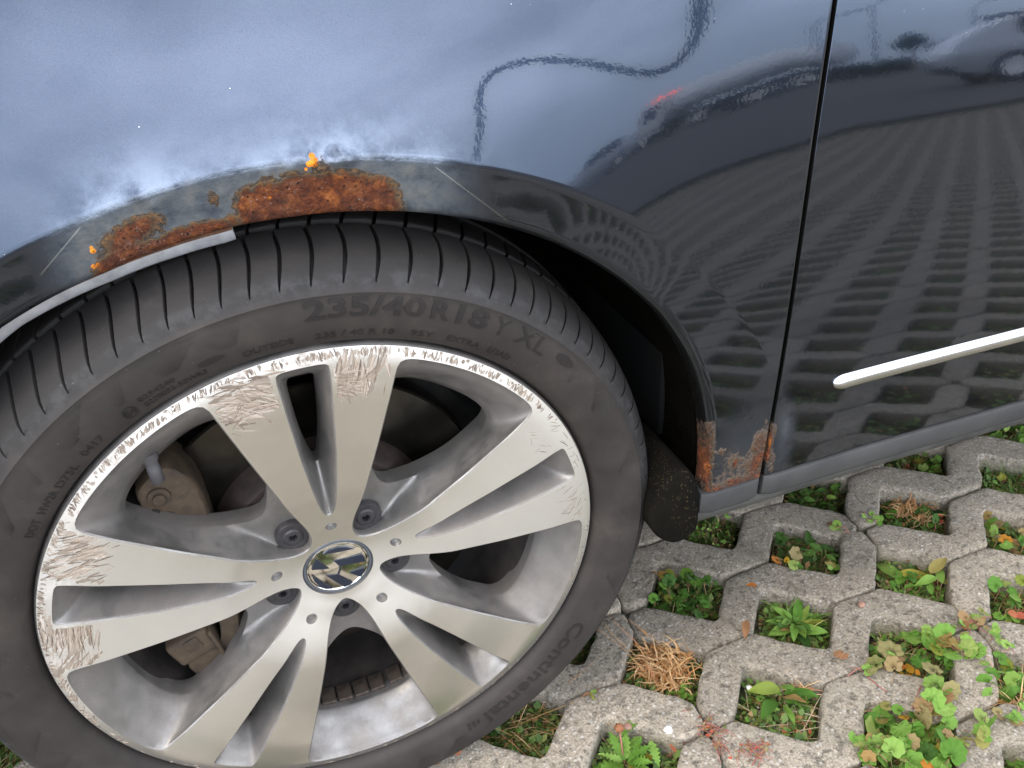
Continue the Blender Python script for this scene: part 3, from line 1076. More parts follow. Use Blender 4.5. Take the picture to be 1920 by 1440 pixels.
# chrome strip on the door
def strip():
    V = []
    xs = np.concatenate([0.4872 + 0.012 * (1 - np.cos(np.linspace(0, math.pi / 2, 9))), np.linspace(0.504, 1.50, 90)])
    xs = np.unique(xs)
    for x in xs:
        t = min(1.0, math.sqrt(max(1 - (1 - min(1, (x - 0.4872) / 0.012)) ** 2, 0.0004)))
        zc = 0.4046
        h = 0.0085 * t
        y = float(body_y(x, zc))
        for a in np.linspace(-1, 1, 9):
            bul = float(np.interp(a, [-1, -0.75, -0.35, 0.35, 0.75, 1], [0, 0.0030, 0.0062, 0.0056, 0.0036, 0])) * t if abs(a) < 1 else 0.0
            V.append((x, y - 0.0006 - bul if abs(a) < 1 else y + 0.001, zc + a * h))
    return fix_normals(mesh('chrome_strip', V, grid_faces(len(xs), 9), M['chrome']))


obj('chrome_strip', strip(), door)

# sill strip: short piece under the fender, long piece under the door
def sill(name, x0, x1):
    n = max(6, int((x1 - x0) / 0.01))
    V = []
    for k in range(n + 1):
        x = x0 + (x1 - x0) * k / n
        y = float(body_y(x, 0.3155))
        e = 1.0 if 0 < k < n else 0.0
        pr = [(0.020, 0.3068), (0.0002, 0.3064), (-0.0026, 0.3058), (-0.0032, 0.3040), (-0.0020, 0.2850), (-0.0006, 0.2815), (0.006, 0.2775), (0.02, 0.2755)]
        V += [(x, y + a + (0.004 if not e and a < 0.01 else 0), z + 0.0082) for a, z in pr]
    F = grid_faces(n + 1, 8) + [tuple(range(8)), tuple(n * 8 + q for q in range(8))[::-1]]
    return sharp(fix_normals(mesh(name, V, F, M['trim'])), 50)


part('sill_strip', sill('sill_strip', 0.3492, 0.4150))
obj('sill_strip', sill('sill_strip', 0.4205, 1.52), door)
# rocker below the strips, curving under the car
V = []
nx_ = 60
for k in range(nx_ + 1):
    x = 0.3484 + (1.52 - 0.3484) * k / nx_
    y = float(body_y(x, 0.3075))
    V += [(x, y + a, z + 0.0065) for a, z in [(0.014, 0.290), (0.0065, 0.2795), (0.0060, 0.2740), (0.010, 0.2660), (0.018, 0.2605), (0.035, 0.257), (0.09, 0.252), (0.18, 0.250)]]
part('rocker_panel', sharp(fix_normals(mesh('rocker_panel', V, grid_faces(nx_ + 1, 8) + [tuple(range(8))], M['under'])), 50))
# floor of the car
fl_ = MB().box((0.55, 0.92, 0.262), (2.1, 1.5, 0.02)).box((-0.62, 0.90, 0.24), (0.52, 1.5, 0.02))
part('floor_pan', fl_.mesh('floor_pan', M['under']))
# bonnet
V = []
for a in range(25):
    x = -0.88 + (0.44 + 0.88) * a / 24
    y0 = float(body_y(x, 0.93)) + 0.006
    for b in range(25):
        t = b / 24
        V.append((x, y0 + (1.70 - 2 * y0) * t, 0.932 + 0.10 * math.sin(math.pi * t) ** 0.55 + 0.02 * (x + 0.88) * math.sin(math.pi * t)))
part('bonnet', fix_normals(mesh('bonnet', V, grid_faces(25, 25), M['paint'])))
# front and rear closing panels keep daylight out of the engine bay
cb = MB().box((-0.86, 0.85, 0.58), (0.04, 1.30, 0.70)).box((0.40, 0.86, 0.62), (0.06, 1.50, 0.64)).box((0.95, 1.62, 0.60), (1.1, 0.04, 0.66)).box((-0.2, 1.62, 0.75), (1.2, 0.04, 0.4)).box((1.50, 0.85, 0.6), (0.03, 1.5, 0.66))
part('body_shell', cb.mesh('body_shell', M['black'], False))
gl = NT('tinted side glass')
gl.set(Base_Color=(0.01, 0.012, 0.013), Roughness=0.03, Specular_IOR_Level=0.6)
M['glass'] = gl.m
V = []
for a in range(13):
    x = 0.47 + 1.05 * a / 12
    for b in range(9):
        z = 0.935 + 0.42 * b / 8
        V.append((x + 0.30 * b / 8 * max(0, 1 - a / 4), float(body_y(0.6, 0.93)) + 0.012 + 0.22 * (b / 8) ** 1.15, z))
part('door_window', fix_normals(mesh('door_window', V, grid_faces(13, 9), M['glass'])))
V = []
for a in range(9):
    x = 0.78 + 0.74 * a / 8
    for b in range(13):
        t = b / 12
        V.append((x, 0.26 + 1.2 * t, 1.36 + 0.06 * math.sin(math.pi * t)))
part('roof', fix_normals(mesh('roof', V, grid_faces(9, 13), M['paint'])))
V = []
for a in range(13):
    t = a / 12
    for b in range(9):
        u = b / 8
        y = (0.08 + 1.54 * t) * (1 - u) + (0.26 + 1.2 * t) * u
        V.append((0.44 + 0.34 * u, y, 0.945 + 0.415 * u + 0.05 * math.sin(math.pi * t)))
part('windscreen', fix_normals(mesh('windscreen', V, grid_faces(13, 9), M['glass'])))

# ------------------------------------------------------------------ wheel (local: x forward-rear, y inwards, z up)
ST, CB = 0.0227, 0.0441
ex = Vector((math.cos(ST), math.sin(ST), 0))
en = Vector((-math.sin(ST) * math.cos(CB), math.cos(ST) * math.cos(CB), math.sin(CB)))
ez = ex.cross(en)
wheel = obj('wheel', None, car)
wheel.location = Vector((0, 0, 0.312)) - car.location
wheel.rotation_euler = Matrix((ex, en, ez)).transposed().to_euler()

_wr = np.array([0.0, 0.0325, 0.0385, 0.045, 0.056, 0.07, 0.085, 0.10, 0.15, 0.20, 0.225, 0.236, 0.2405])
_ww = np.array([0.0255, 0.0240, 0.0220, 0.0196, 0.0163, 0.0112, 0.0060, 0.0020, -0.0025, -0.0045, -0.0035, -0.0015, 0.0010])


def face_w(r):
    r = np.asarray(r, float)
    return (np.interp(r - 0.004, _wr, _ww) + np.interp(r, _wr, _ww) + np.interp(r + 0.004, _wr, _ww)) / 3


def half_to_loop(half, counts):
    """half outline (r, deg) from the outer middle round to the inner middle -> closed loop of (r, deg)"""
    h = np.array(half, float)
    seg = []
    xy = np.c_[h[:, 0] * np.sin(np.radians(h[:, 1])), h[:, 0] * np.cos(np.radians(h[:, 1]))]
    full = np.concatenate([xy, (xy * [-1, 1])[::-1][1:-1]])
    pts = catmull(full, 12)
    keys = [k * 12 for k in KEYS_]
    return pts


def loop_from(half, keyidx, counts, tens=12):
    h = np.array(half, float)
    xy = np.c_[h[:, 0] * np.sin(np.radians(h[:, 1])), h[:, 0] * np.cos(np.radians(h[:, 1]))]
    nh = len(xy)
    full = np.concatenate([xy, (xy * [-1, 1])[::-1][1:-1]])
    n = len(full)
    dense = catmull(full, tens)
    marks = [k * tens for k in keyidx] + [(n - k) * tens for k in keyidx[::-1][1:]]
    cnt = list(counts) + list(counts)[::-1]
    out = []
    ext = np.concatenate([dense, dense[:1]])
    for s in range(len(cnt)):
        a, b = marks[s], marks[s + 1] if s + 1 < len(marks) else len(dense)
        if b == 0:
            b = len(dense)
        sub = ext[a:b + 1]
        L = np.concatenate([[0], np.cumsum(np.linalg.norm(np.diff(sub, axis=0), axis=1))])
        tt = np.linspace(0, L[-1], cnt[s], endpoint=False)
        out += [(np.interp(t, L, sub[:, 0]), np.interp(t, L, sub[:, 1])) for t in tt]
    return np.array(out)


# big opening
BIG_O = [(0.2318, 0), (0.2318, 7), (0.2318, 12.5), (0.2310, 15.6), (0.2280, 17.1), (0.2220, 17.6), (0.20, 17.75), (0.17, 17.8), (0.14, 17.9), (0.11, 18.0), (0.085, 18.2), (0.070, 18.2), (0.0615, 17.6), (0.054, 16.4), (0.0470, 13.6), (0.0422, 9.4), (0.0393, 4.6), (0.0385, 0)]
BIG_I = [(0.1990, 0), (0.1990, 6), (0.1980, 11), (0.1945, 15.0), (0.1890, 17.0), (0.1820, 17.9), (0.172, 18.0), (0.158, 18.0), (0.146, 17.6), (0.134, 16.6), (0.122, 15.0), (0.112, 12.9), (0.1050, 10.6), (0.0995, 8.2), (0.0955, 5.9), (0.0930, 3.8), (0.0917, 1.9), (0.0912, 0)]
KEY_B, CNT_B = [0, 4, 9, 12, 17], [16, 20, 10, 12]
SL_O = [(0.2297, 0), (0.2297, 2.4), (0.2294, 4.2), (0.2275, 5.0), (0.223, 5.25), (0.20, 5.35), (0.17, 5.5), (0.14, 5.6), (0.115, 5.4), (0.097, 4.8), (0.084, 3.9), (0.0775, 2.6), (0.0748, 1.2), (0.0743, 0)]
SL_I = [(0.2060, 0), (0.2060, 1.3), (0.2052, 2.4), (0.203, 3.0), (0.199, 3.25), (0.188, 3.35), (0.172, 3.3), (0.157, 3.1), (0.144, 2.7), (0.134, 2.1), (0.127, 1.5), (0.1225, 1.0), (0.1205, 0.5), (0.1200, 0)]
KEY_S, CNT_S = [0, 3, 8, 10, 13], [8, 16, 6, 6]


def rotz(P, deg):
    c, s = math.cos(math.radians(deg)), math.sin(math.radians(deg))
    return np.c_[P[:, 0] * c + P[:, 1] * s, -P[:, 0] * s + P[:, 1] * c]


def build_rim():
    mb = MB()
    bo, bi = loop_from(BIG_O, KEY_B, CNT_B), loop_from(BIG_I, KEY_B, CNT_B)
    so, si = loop_from(SL_O, KEY_S, CNT_S), loop_from(SL_I, KEY_S, CNT_S)
    loops = []
    holes = []                      # outlines cut from the face
    for q in range(5):
        for base, inner, kind, off in ((bo, bi, 'b', 36), (so, si, 's', 0)):
            a = rotz(base, off + 72 * q)
            b = rotz(inner, off + 72 * q)
            holes.append(a)
            loops.append((a, b, kind, off + 72 * q))
        th = np.linspace(0, 2 * math.pi, 20, endpoint=False)
        c = np.array([[0.0, 0.0562]])
        c = rotz(c, 72 * q)[0]
        holes.append(np.c_[c[0] + 0.0052 * np.cos(th), c[1] + 0.0052 * np.sin(th)])
    R0, R1 = 0.0322, 0.2405
    pts, cons = [], []

    def add_loop(P):
        s = len(pts)
        for q in P:
            pts.append(Vector((q[0], q[1])))
        cons.append((s, len(P)))
    th = np.linspace(0, 2 * math.pi, 400, endpoint=False)
    add_loop(np.c_[R1 * np.sin(th), R1 * np.cos(th)])
    th2 = np.linspace(0, 2 * math.pi, 96, endpoint=False)
    add_loop(np.c_[R0 * np.sin(th2), R0 * np.cos(th2)])
    for h in holes:
        add_loop(h)
    nb = len(pts)
    edges = []
    for s, n in cons:
        edges += [(s + k, s + (k + 1) % n) for k in range(n)]
    allb = np.array([(q.x, q.y) for q in pts])

    def inside(P, poly):
        x, y = P[:, 0], P[:, 1]
        res = np.zeros(len(P), bool)
        j = len(poly) - 1
        for i in range(len(poly)):
            xi, yi, xj, yj = poly[i, 0], poly[i, 1], poly[j, 0], poly[j, 1]
            cond = ((yi > y) != (yj > y)) & (x < (xj - xi) * (y - yi) / (yj - yi + 1e-15) + xi)
            res ^= cond
            j = i
        return res
    gr = []
    for rr in np.arange(R0 + 0.004, R1 - 0.002, 0.0045):
        m = max(24, int(2 * math.pi * rr / 0.0055))
        for k in range(m):
            t = 2 * math.pi * (k + (0.5 if int(rr * 1e4) % 2 else 0)) / m
            gr.append((rr * math.sin(t), rr * math.cos(t)))
    gr = np.array(gr)
    keep = np.ones(len(gr), bool)
    for h in holes:
        keep &= ~inside(gr, h)
    gr = gr[keep]
    d2 = ((gr[:, None, :] - allb[None, :, :]) ** 2).sum(-1).min(1)
    gr = gr[d2 > 0.0026 ** 2]
    pts += [Vector(q) for q in gr]
    v2, _, f2, *_ = delaunay_2d_cdt(pts, edges, [], 0, 1e-7)
    vv = np.array([(q.x, q.y) for q in v2])
    cen = np.array([vv[list(f)].mean(0) for f in f2])
    rad = np.hypot(cen[:, 0], cen[:, 1])
    ok = (rad > R0 * 0.999) & (rad < R1)
    for h in holes:
        ok &= ~inside(cen, h)
    W = face_w(np.hypot(vv[:, 0], vv[:, 1]))
    mb.add(np.c_[vv[:, 0], W, vv[:, 1]], [f for f, k in zip(f2, ok) if k], 0)
    # walls of the openings
    for a, b, kind, deg in loops:
        n = len(a)
        ra = np.hypot(a[:, 0], a[:, 1])
        wa = face_w(ra)
        cdir = np.array([math.sin(math.radians(deg)), math.cos(math.radians(deg))])
        nx = np.roll(a, -1, 0) - np.roll(a, 1, 0)
        nx /= np.linalg.norm(nx, axis=1)[:, None]
        inw = np.c_[-nx[:, 1], nx[:, 0]]
        if ((a.mean(0) - a) * inw).sum() < 0:
            inw = -inw
        rings = [(a, wa), (a + inw * 0.0006, wa + 0.0003), (a + inw * 0.0012, wa + 0.0014)]
        rb = np.hypot(b[:, 0], b[:, 1])
        if kind == 'b':
            deep = 0.030 + 0.004 * sstep(rb, 0.15, 0.09)
            inner = sstep(ra, 0.085, 0.060)                 # 1 at the bolt pocket
            for t in (0.18, 0.38, 0.6, 0.82):
                te = t
                P = a * (1 - te) + b * te
                w = wa + (deep - wa) * (t ** 1.35)
                # bolt pocket: straight down first, then a floor
                P2 = a + inw * 0.0015
                fl = a * (1 - max(0, (t - 0.38) / 0.62) ** 1.0) + b * max(0, (t - 0.38) / 0.62)
                P2 = fl + inw * 0.0015 * (1 - t)
                w2 = np.minimum(wa + (deep - wa) * min(1, t / 0.38), deep) + 0.0025 * math.sin(math.pi * max(0, (t - 0.38) / 0.62))
                k = inner[:, None]
                rings.append((P * (1 - k) + P2 * k, w * (1 - inner) + w2 * inner))
            rings += [(b, deep), (b - 0.0 * b, deep + 0.003)]
            cb_ = b.mean(0)
            rings += [(b + (b - cb_) * 0.02, deep + 0.012), (b + (b - cb_) * 0.05, deep + 0.022)]
        else:
            deep = np.full(n, 0.028)
            for t in (0.2, 0.45, 0.72):
                rings.append((a * (1 - t ** 0.9) + b * t ** 0.9, wa + (deep - wa) * (t ** 1.3)))
            cb_ = b.mean(0)
            rings += [(b, deep), (b + (b - cb_) * 0.01, deep + 0.006), (b + (b - cb_) * 0.06, deep + 0.018)]
        V, F, I = [], [], []
        for P, w in rings:
            V += [(q[0], ww, q[1]) for q, ww in zip(P, w)]
        for k in range(len(rings) - 1):
            for j in range(n):
                F.append((k * n + j, k * n + (j + 1) % n, (k + 1) * n + (j + 1) % n, (k + 1) * n + j))
        mb.add(V, F, 1)
    # dimples
    for q in range(5):
        c = rotz(np.array([[0.0, 0.0562]]), 72 * q)[0]
        V, F = [], []
        w0 = float(face_w(0.0562))
        for r_, w_ in ((0.0052, 0), (0.0047, 0.0007), (0.0036, 0.0042), (0.002, 0.0054), (0.0002, 0.0056)):
            for k in range(20):
                t = 2 * math.pi * k / 20
                x_, z_ = c[0] + r_ * math.cos(t), c[1] + r_ * math.sin(t)
                V.append((x_, (float(face_w(math.hypot(x_, z_))) if w_ == 0 else w0) + w_, z_))
        for k in range(4):
            for j in range(20):
                F.append((k * 20 + j, k * 20 + (j + 1) % 20, (k + 1) * 20 + (j + 1) % 20, (k + 1) * 20 + j))
        mb.add(V, F, 1)
    # flange, barrel, cap seat
    mb.lathe([(0.2405, 0.0010), (0.2416, 0.0020), (0.2422, 0.0040), (0.2424, 0.009), (0.2405, 0.014), (0.232, 0.017)], 240, 1)
    mb.lathe([(0.2010, 0.034), (0.2005, 0.045), (0.1990, 0.07), (0.1980, 0.10), (0.2030, 0.14), (0.215, 0.17), (0.222, 0.195), (0.236, 0.205)], 160, 2)
    mb.lathe([(0.0322, float(face_w(0.0322))), (0.0318, 0.0260), (0.0312, 0.034), (0.02, 0.037)], 96, 1)
    # hub pad behind the spokes
    mb.lathe([(0.030, 0.050), (0.060, 0.048), (0.075, 0.050), (0.078, 0.060), (0.078, 0.080)], 96, 2)
    me = mb.mesh('rim', [M['machined'], M['silver'], M['barrel']])
    fix_normals(me)
    me.set_sharp_from_angle(angle=math.radians(42))
    return me


obj('rim', build_rim(), wheel)

# kerb damage: short gouges cut into the face, drawn stroke by stroke
def scratches():
    r_ = np.random.default_rng(77)
    mb = MB()

    def on_metal(a, r):
        a = (a + 36) % 72 - 36
        if not 0.2 < r < 0.2403:
            return 0.19 < r <= 0.2 and 6 < abs(a) < 17.5
        b = abs(abs(a) - 36)
        if r < 0.2322 and b < 18.0:
            return False
        return not (r < 0.2303 and abs(a) < 6.0)

    def stroke(a, r, heading, L, w, curl, jag=0.0):
        # a deg, r m; heading 0 = outwards, 90 = clockwise
        n = max(4, int(L / 0.0022))
        u, v = r * math.sin(math.radians(a)), r * math.cos(math.radians(a))
        th = math.radians(90 - a) - math.radians(heading)
        pts = []
        for k in range(n + 1):
            pts.append((u, v))
            u += math.cos(th) * L / n
            v += math.sin(th) * L / n
            th += curl * L / n + r_.normal(0, jag)
        seg = []
        for k, (u, v) in enumerate(pts):
            rr, aa = math.hypot(u, v), math.degrees(math.atan2(u, v))
            if on_metal(aa, rr):
                seg.append((u, v, k / n))
            else:
                flush(seg, w)
                seg = []
        flush(seg, w)

    mat = [0]

    def flush(seg, w):
        if len(seg) < 3:
            return
        V = []
        for q in range(len(seg)):
            u, v, t = seg[q]
            u2, v2, _ = seg[min(q + 1, len(seg) - 1)]
            u1, v1, _ = seg[max(q - 1, 0)]
            d = math.hypot(u2 - u1, v2 - v1) + 1e-9
            nx, nz = -(v2 - v1) / d, (u2 - u1) / d
            ww = w * (0.15 + math.sin(math.pi * (0.08 + 0.84 * t))) * r_.uniform(0.6, 1.2) * 0.5
            fw = float(face_w(math.hypot(u, v)))
            V += [(u - nx * ww, fw - 0.00012, v - nz * ww), (u, fw - 0.00022, v), (u + nx * ww, fw - 0.00012, v + nz * ww)]
        if mat[0]:
            V = [(q[0], q[1] + 0.00007, q[2]) for q in V]
        mb.add(V, grid_faces(len(seg), 3), mat[0])
    U, N = r_.uniform, r_.normal
    mat[0] = 1
    for c_, sd, rc_, hd, n in ((10, 3.2, 0.227, 182, 26), (7, 1.2, 0.213, 92, 22), (-13, 3.4, 0.221, 104, 40), (-81, 2.6, 0.222, 96, 46), (-60.5, 3.4, 0.225, 140, 34), (-95, 4.5, 0.227, 118, 40)):
        for _ in range(n):
            stroke(c_ + N(0, sd), min(0.237, rc_ + N(0, 0.009)), hd + N(0, 6), U(0.008, 0.022), U(0.0018, 0.0045), U(-25, 5), 0.015)
    for _ in range(150):
        stroke(U(-110, 55), U(0.2335, 0.2385), N(8, 12), U(0.002, 0.005), U(0.0015, 0.0035), 0, 0.03)
    mat[0] = 0
    # comb of radial nicks along the outer edge
    for a0, a1, n, lo in ((-6, 58, 330, 0.2322), (-34, -8, 110, 0.2335), (-66, -34, 150, 0.2345), (-118, -66, 190, 0.2350)):
        gate = [U(0, 6.28) for _ in range(3)]
        for _ in range(n):
            a = U(a0, a1)
            if math.sin(a * 0.55 + gate[0]) + math.sin(a * 1.3 + gate[1]) < -0.55:
                continue
            stroke(a, U(lo, lo + 0.002), N(0, 14) + (0 if a > -10 else 25), U(0.003, 0.0065), U(0.0006, 0.0016), N(0, 60), 0.05)
    for _ in range(60):
        stroke(U(125, 245), U(0.2365, 0.2392), N(60, 25), U(0.003, 0.007), U(0.0006, 0.0016), N(0, 40))
    for _ in range(26):
        stroke(U(58, 122), U(0.226, 0.238), N(70, 30), U(0.004, 0.012), U(0.0004, 0.0010), N(0, 40))
    # spoke tip right of the top slot
    for _ in range(60):
        stroke(10 + N(0, 3.4), min(0.237, 0.228 + N(0, 0.008)), 180 + N(0, 9), U(0.008, 0.026), U(0.0006, 0.0017), N(0, 12), 0.02)
    for k in range(9):
        stroke(15.2 + 0.12 * k, 0.2365 - 0.0004 * k, 190 + N(0, 2), 0.040 + N(0, 0.003), U(0.0005, 0.0011), -27 + N(0, 1.0), 0.012)
    for _ in range(90):
        stroke(U(5.8, 9.0), U(0.204, 0.222), 85 + N(0, 14), U(0.005, 0.016), U(0.0005, 0.0015), U(-70, -10), 0.03)
    for _ in range(10):
        stroke(U(5.9, 6.6), U(0.200, 0.206), 115 + N(0, 10), U(0.006, 0.016), U(0.0004, 0.0009), N(0, 10))
    # spoke tip left of the top slot
    for _ in range(110):
        stroke(-13 + N(0, 3.6), min(0.237, 0.221 + N(0, 0.009)), 104 + N(0, 13), U(0.008, 0.026), U(0.0005, 0.0016), U(-38, -8), 0.02)
    for k in range(8):
        stroke(-10.5 - 0.12 * k, 0.2335, 200 + N(0, 3), 0.030 + N(0, 0.003), U(0.0004, 0.0010), 42 + N(0, 2), 0.015)
    for _ in range(30):
        stroke(U(-17, -14.5), U(0.2, 0.214), 85 + N(0, 18), U(0.006, 0.018), U(0.0004, 0.0010), U(-40, 30), 0.03)
    # left spokes
    for _ in range(150):
        stroke(-81 + N(0, 2.6), min(0.238, 0.222 + N(0, 0.012)), 96 + N(0, 6), U(0.008, 0.024), U(0.0005, 0.0016), U(-12, 12), 0.015)
    for k in range(10):
        stroke(-60.5 + N(0, 0.1), 0.187 + 0.0009 * k, 200 + N(0, 3), 0.052 + N(0, 0.004), U(0.0004, 0.0009), 30 + N(0, 1.5), 0.012)
    for _ in range(130):
        stroke(-60.5 + N(0, 3.6), min(0.238, 0.224 + N(0, 0.011)), 140 + N(0, 11), U(0.006, 0.018), U(0.0005, 0.0016), U(-30, 5), 0.02)
    for k in range(6):
        stroke(-64 + N(0, 0.2), 0.2385 - 0.0008 * k, 215 + N(0, 4), 0.026, U(0.0004, 0.0010), 75 + N(0, 4), 0.02)
    for _ in range(120):
        stroke(-95 + N(0, 5), min(0.238, 0.226 + N(0, 0.011)), 118 + N(0, 11), U(0.006, 0.020), U(0.0005, 0.0016), U(-30, 5), 0.02)
    # light cuts on the right hand spokes
    for _ in range(14):
        stroke(U(56, 66), U(0.205, 0.232), 60 + N(0, 40), U(0.005, 0.014), U(0.0003, 0.0007), U(-30, 30))
    for _ in range(30):
        stroke(U(78, 90), U(0.218, 0.236), 150 + N(0, 18), U(0.006, 0.016), U(0.0003, 0.0007), U(-50, 0))
    return mesh('kerb_scratches', mb.v, mb.f, [M['scratch'], M['smear']], mb.i)


obj('kerb_scratches', scratches(), wheel, kind='stuff')

# ------------------------------------------------------------------ tyre
TP = np.array([(0.2400, 0.0135), (0.2418, 0.0105), (0.2440, 0.0055), (0.2462, 0.0000), (0.2486, -0.0045), (0.2512, -0.0068), (0.2545, -0.0082), (0.2600, -0.0098), (0.2680, -0.0114), (0.2760, -0.0120),
               (0.2840, -0.0116), (0.2880, -0.0110), (0.2896, -0.0113), (0.2903, -0.0100), (0.2940, -0.0082), (0.2980, -0.0052), (0.3018, -0.0012), (0.3050, 0.0040), (0.3078, 0.0095), (0.3104, 0.0160),
               (0.3128, 0.0235), (0.3148, 0.0310), (0.3163, 0.0385), (0.3174, 0.0450), (0.3180, 0.0500)])


def build_tyre():
    NP = 90
    pitch = 2 * math.pi / NP
    frac = np.array([0.0, 0.012, 0.022, 0.125, 0.138, 0.15, 0.36, 0.58, 0.79])
    prof = []                                    # r, w, slot width factor, slot depth, shift (rad)
    for r, w in TP:
        t = sstep(r, 0.2935, 0.3085)
        prof.append((r, w, t, 0.0065 * sstep(r, 0.2945, 0.3030), 0.0))
    # extra samples along the shoulder
    more = []
    for k in range(len(prof) - 1):
        more.append(prof[k])
        if prof[k][0] > 0.292:
            for q in (0.33, 0.67):
                r = prof[k][0] * (1 - q) + prof[k + 1][0] * q
                w = prof[k][1] * (1 - q) + prof[k + 1][1] * q
                more.append((r, w, sstep(r, 0.2935, 0.3085), 0.0065 * sstep(r, 0.2945, 0.3030), 0))
    more.append(prof[-1])
    prof = more
    prof += [(0.3180, 0.0508, 1, 0.0065, 0), (0.3174, 0.0512, 1, 0.006, 0), (0.3118, 0.0522, 1, 0.0, 0), (0.3116, 0.0580, 1, 0.0, 0), (0.3182, 0.0592, 1, 0.0055, 0), (0.3189, 0.0600, 1, 0.006, 0)]
    for w in np.linspace(0.0635, 0.098, 9):
        prof.append((0.3190 + 0.0016 * (w - 0.06) / 0.04, w, 1, 0.006 * sstep(w, 0.100, 0.092), 0))
    prof += [(0.3206, 0.0992, 0, 0, 0), (0.3140, 0.1005, 0, 0, 0), (0.3140, 0.1105, 0, 0, 0), (0.3210, 0.1118, 0, 0, 0), (0.3206, 0.14, 0, 0, 0), (0.318, 0.17, 0, 0, 0), (0.312, 0.195, 0, 0, 0), (0.30, 0.212, 0, 0, 0), (0.28, 0.222, 0, 0, 0), (0.25, 0.215, 0, 0, 0), (0.236, 0.205, 0, 0, 0)]
    prof = np.array(prof)
    m = len(prof)
    V = []
    rg = np.random.default_rng(2)
    scale = 1 + 0.10 * np.sin(np.arange(NP) * 2 * math.pi * 7 / NP) + 0.06 * np.sin(np.arange(NP) * 2 * math.pi * 4 / NP + 1)
    starts = np.concatenate([[0], np.cumsum(scale)])[:-1] * pitch * NP / scale.sum()
    width = scale * pitch * NP / scale.sum()
    for q in range(NP):
        for f in frac:
            for k in range(m):
                r, w, t, d, _ = prof[k]
                if w < 0.052 and r > 0.28:
                    s = (r - 0.293) / 0.025
                    arc = np.clip((w + 0.006) / 0.056, 0, 1)
                    sh = -0.022 * (1 - arc) ** 2.0 * 1.0 + 0.006 * math.sin(arc * 3.1)
                elif w < 0.10 and r > 0.28:
                    sh = 0.018 + 0.040 * (w - 0.06) / 0.04
                else:
                    sh = 0.0
                ff = f
                wd = 0.35 + 0.65 * t
                if f <= 0.15:
                    ff = 0.075 + (f - 0.075) * wd
                    depth = d if 0.02 < f < 0.13 else (d * 0.15 if 0.005 < f < 0.145 else 0)
                else:
                    depth = 0
                th = starts[q] + width[q] * ff + sh
                rr = r - depth
                x, z = rr * math.sin(th), rr * math.cos(th)
                # flattened where it meets the paving
                zf = -0.3135
                if z < zf:
                    over = zf - z
                    z = zf
                    w2 = w - 0.35 * over if w < 0.05 else w
                else:
                    w2 = w
                V.append((x, w2, z))
    F = grid_faces(NP * len(frac), m, wrap_n=True)
    me = mesh('tyre', V, F, M['rubber'])
    fix_normals(me)
    me.set_sharp_from_angle(angle=math.radians(38))
    return me


obj('tyre', build_tyre(), wheel)


def side_w(r):
    return np.interp(r, TP[:, 0], TP[:, 1])


def text_mesh(txt, h, bold=0.0, spacing=1.0, ext=0.4):
    cu = bpy.data.curves.new('lettering', 'FONT')
    cu.body = txt
    cu.size = h / 0.72
    cu.offset = bold * h
    cu.space_character = spacing
    cu.resolution_u = 3
    cu.fill_mode = 'NONE'
    cu.extrude = 0
    cu.fill_mode = 'BOTH'
    o = bpy.data.objects.new('lettering', cu)
    COL.objects.link(o)
    dg = bpy.context.evaluated_depsgraph_get()
    dg.update()
    me = bpy.data.meshes.new_from_object(o.evaluated_get(dg))
    bpy.data.objects.remove(o)
    bpy.data.curves.remove(cu)
    bm = bmesh.new()
    bm.from_mesh(me)
    bmesh.ops.remove_doubles(bm, verts=bm.verts[:], dist=1e-7)
    lim = h * 0.18
    bmesh.ops.subdivide_edges(bm, edges=[e for e in bm.edges if e.calc_length() > lim], cuts=2)
    bmesh.ops.triangulate(bm, faces=bm.faces[:])
    v = np.array([q.co[:2] for q in bm.verts])
    bm.verts.index_update()
    f = [[q.index for q in p_.verts] for p_ in bm.faces]
    bd = [(e.verts[0].index, e.verts[1].index) for e in bm.edges if len(e.link_faces) == 1]
    bm.free()
    bpy.data.meshes.remove(me)
    return v, f, bd


LET = MB()


def sidewall_text(txt, r0, h, a0, a1, raise_=0.0007, bold=0.0, spacing=1.0):
    """lettering bent round the tyre from angle a0 to a1 (deg from the top, clockwise), feet at radius r0"""
    v, f, bd = text_mesh(txt, h, bold, spacing)
    x0, x1 = v[:, 0].min(), v[:, 0].max()
    th = np.radians(a0 + (a1 - a0) * (v[:, 0] - x0) / (x1 - x0))
    r = r0 + v[:, 1]
    n = len(v)
    W = side_w(r)
    top = np.c_[r * np.sin(th), W - raise_, r * np.cos(th)]
    bot = np.c_[r * np.sin(th), W + 0.0004, r * np.cos(th)]
    LET.add(np.concatenate([top, bot]), f + [[a, b, b + n, a + n] for a, b in bd])


sidewall_text('235/40', 0.2722, 0.0152, 1.6, 20.0, 0.0007, 0.03)
sidewall_text('R', 0.2722, 0.0152, 21.1, 24.3, 0.0007, 0.03)
sidewall_text('18', 0.2722, 0.0152, 25.5, 31.0, 0.0007, 0.03)
sidewall_text('Y', 0.2722, 0.0152, 32.4, 35.2, 0.0007, 0.0)
sidewall_text('XL', 0.2722, 0.0152, 37.0, 43.6, 0.0007, 0.0)
sidewall_text('OUTSIDE', 0.2548, 0.0058, -8.6, -0.5, 0.0006)
sidewall_text('235 / 40 R 18', 0.2545, 0.0058, 2.9, 16.0, 0.0006)
sidewall_text('95Y', 0.2545, 0.0058, 18.9, 23.0, 0.0006)
sidewall_text('EXTRA', 0.2545, 0.0058, 25.6, 32.1, 0.0006)
sidewall_text('LOAD', 0.2545, 0.0058, 34.0, 38.8, 0.0006)
sidewall_text('0294240', 0.2608, 0.0044, -25.5, -19.3, 0.0006)
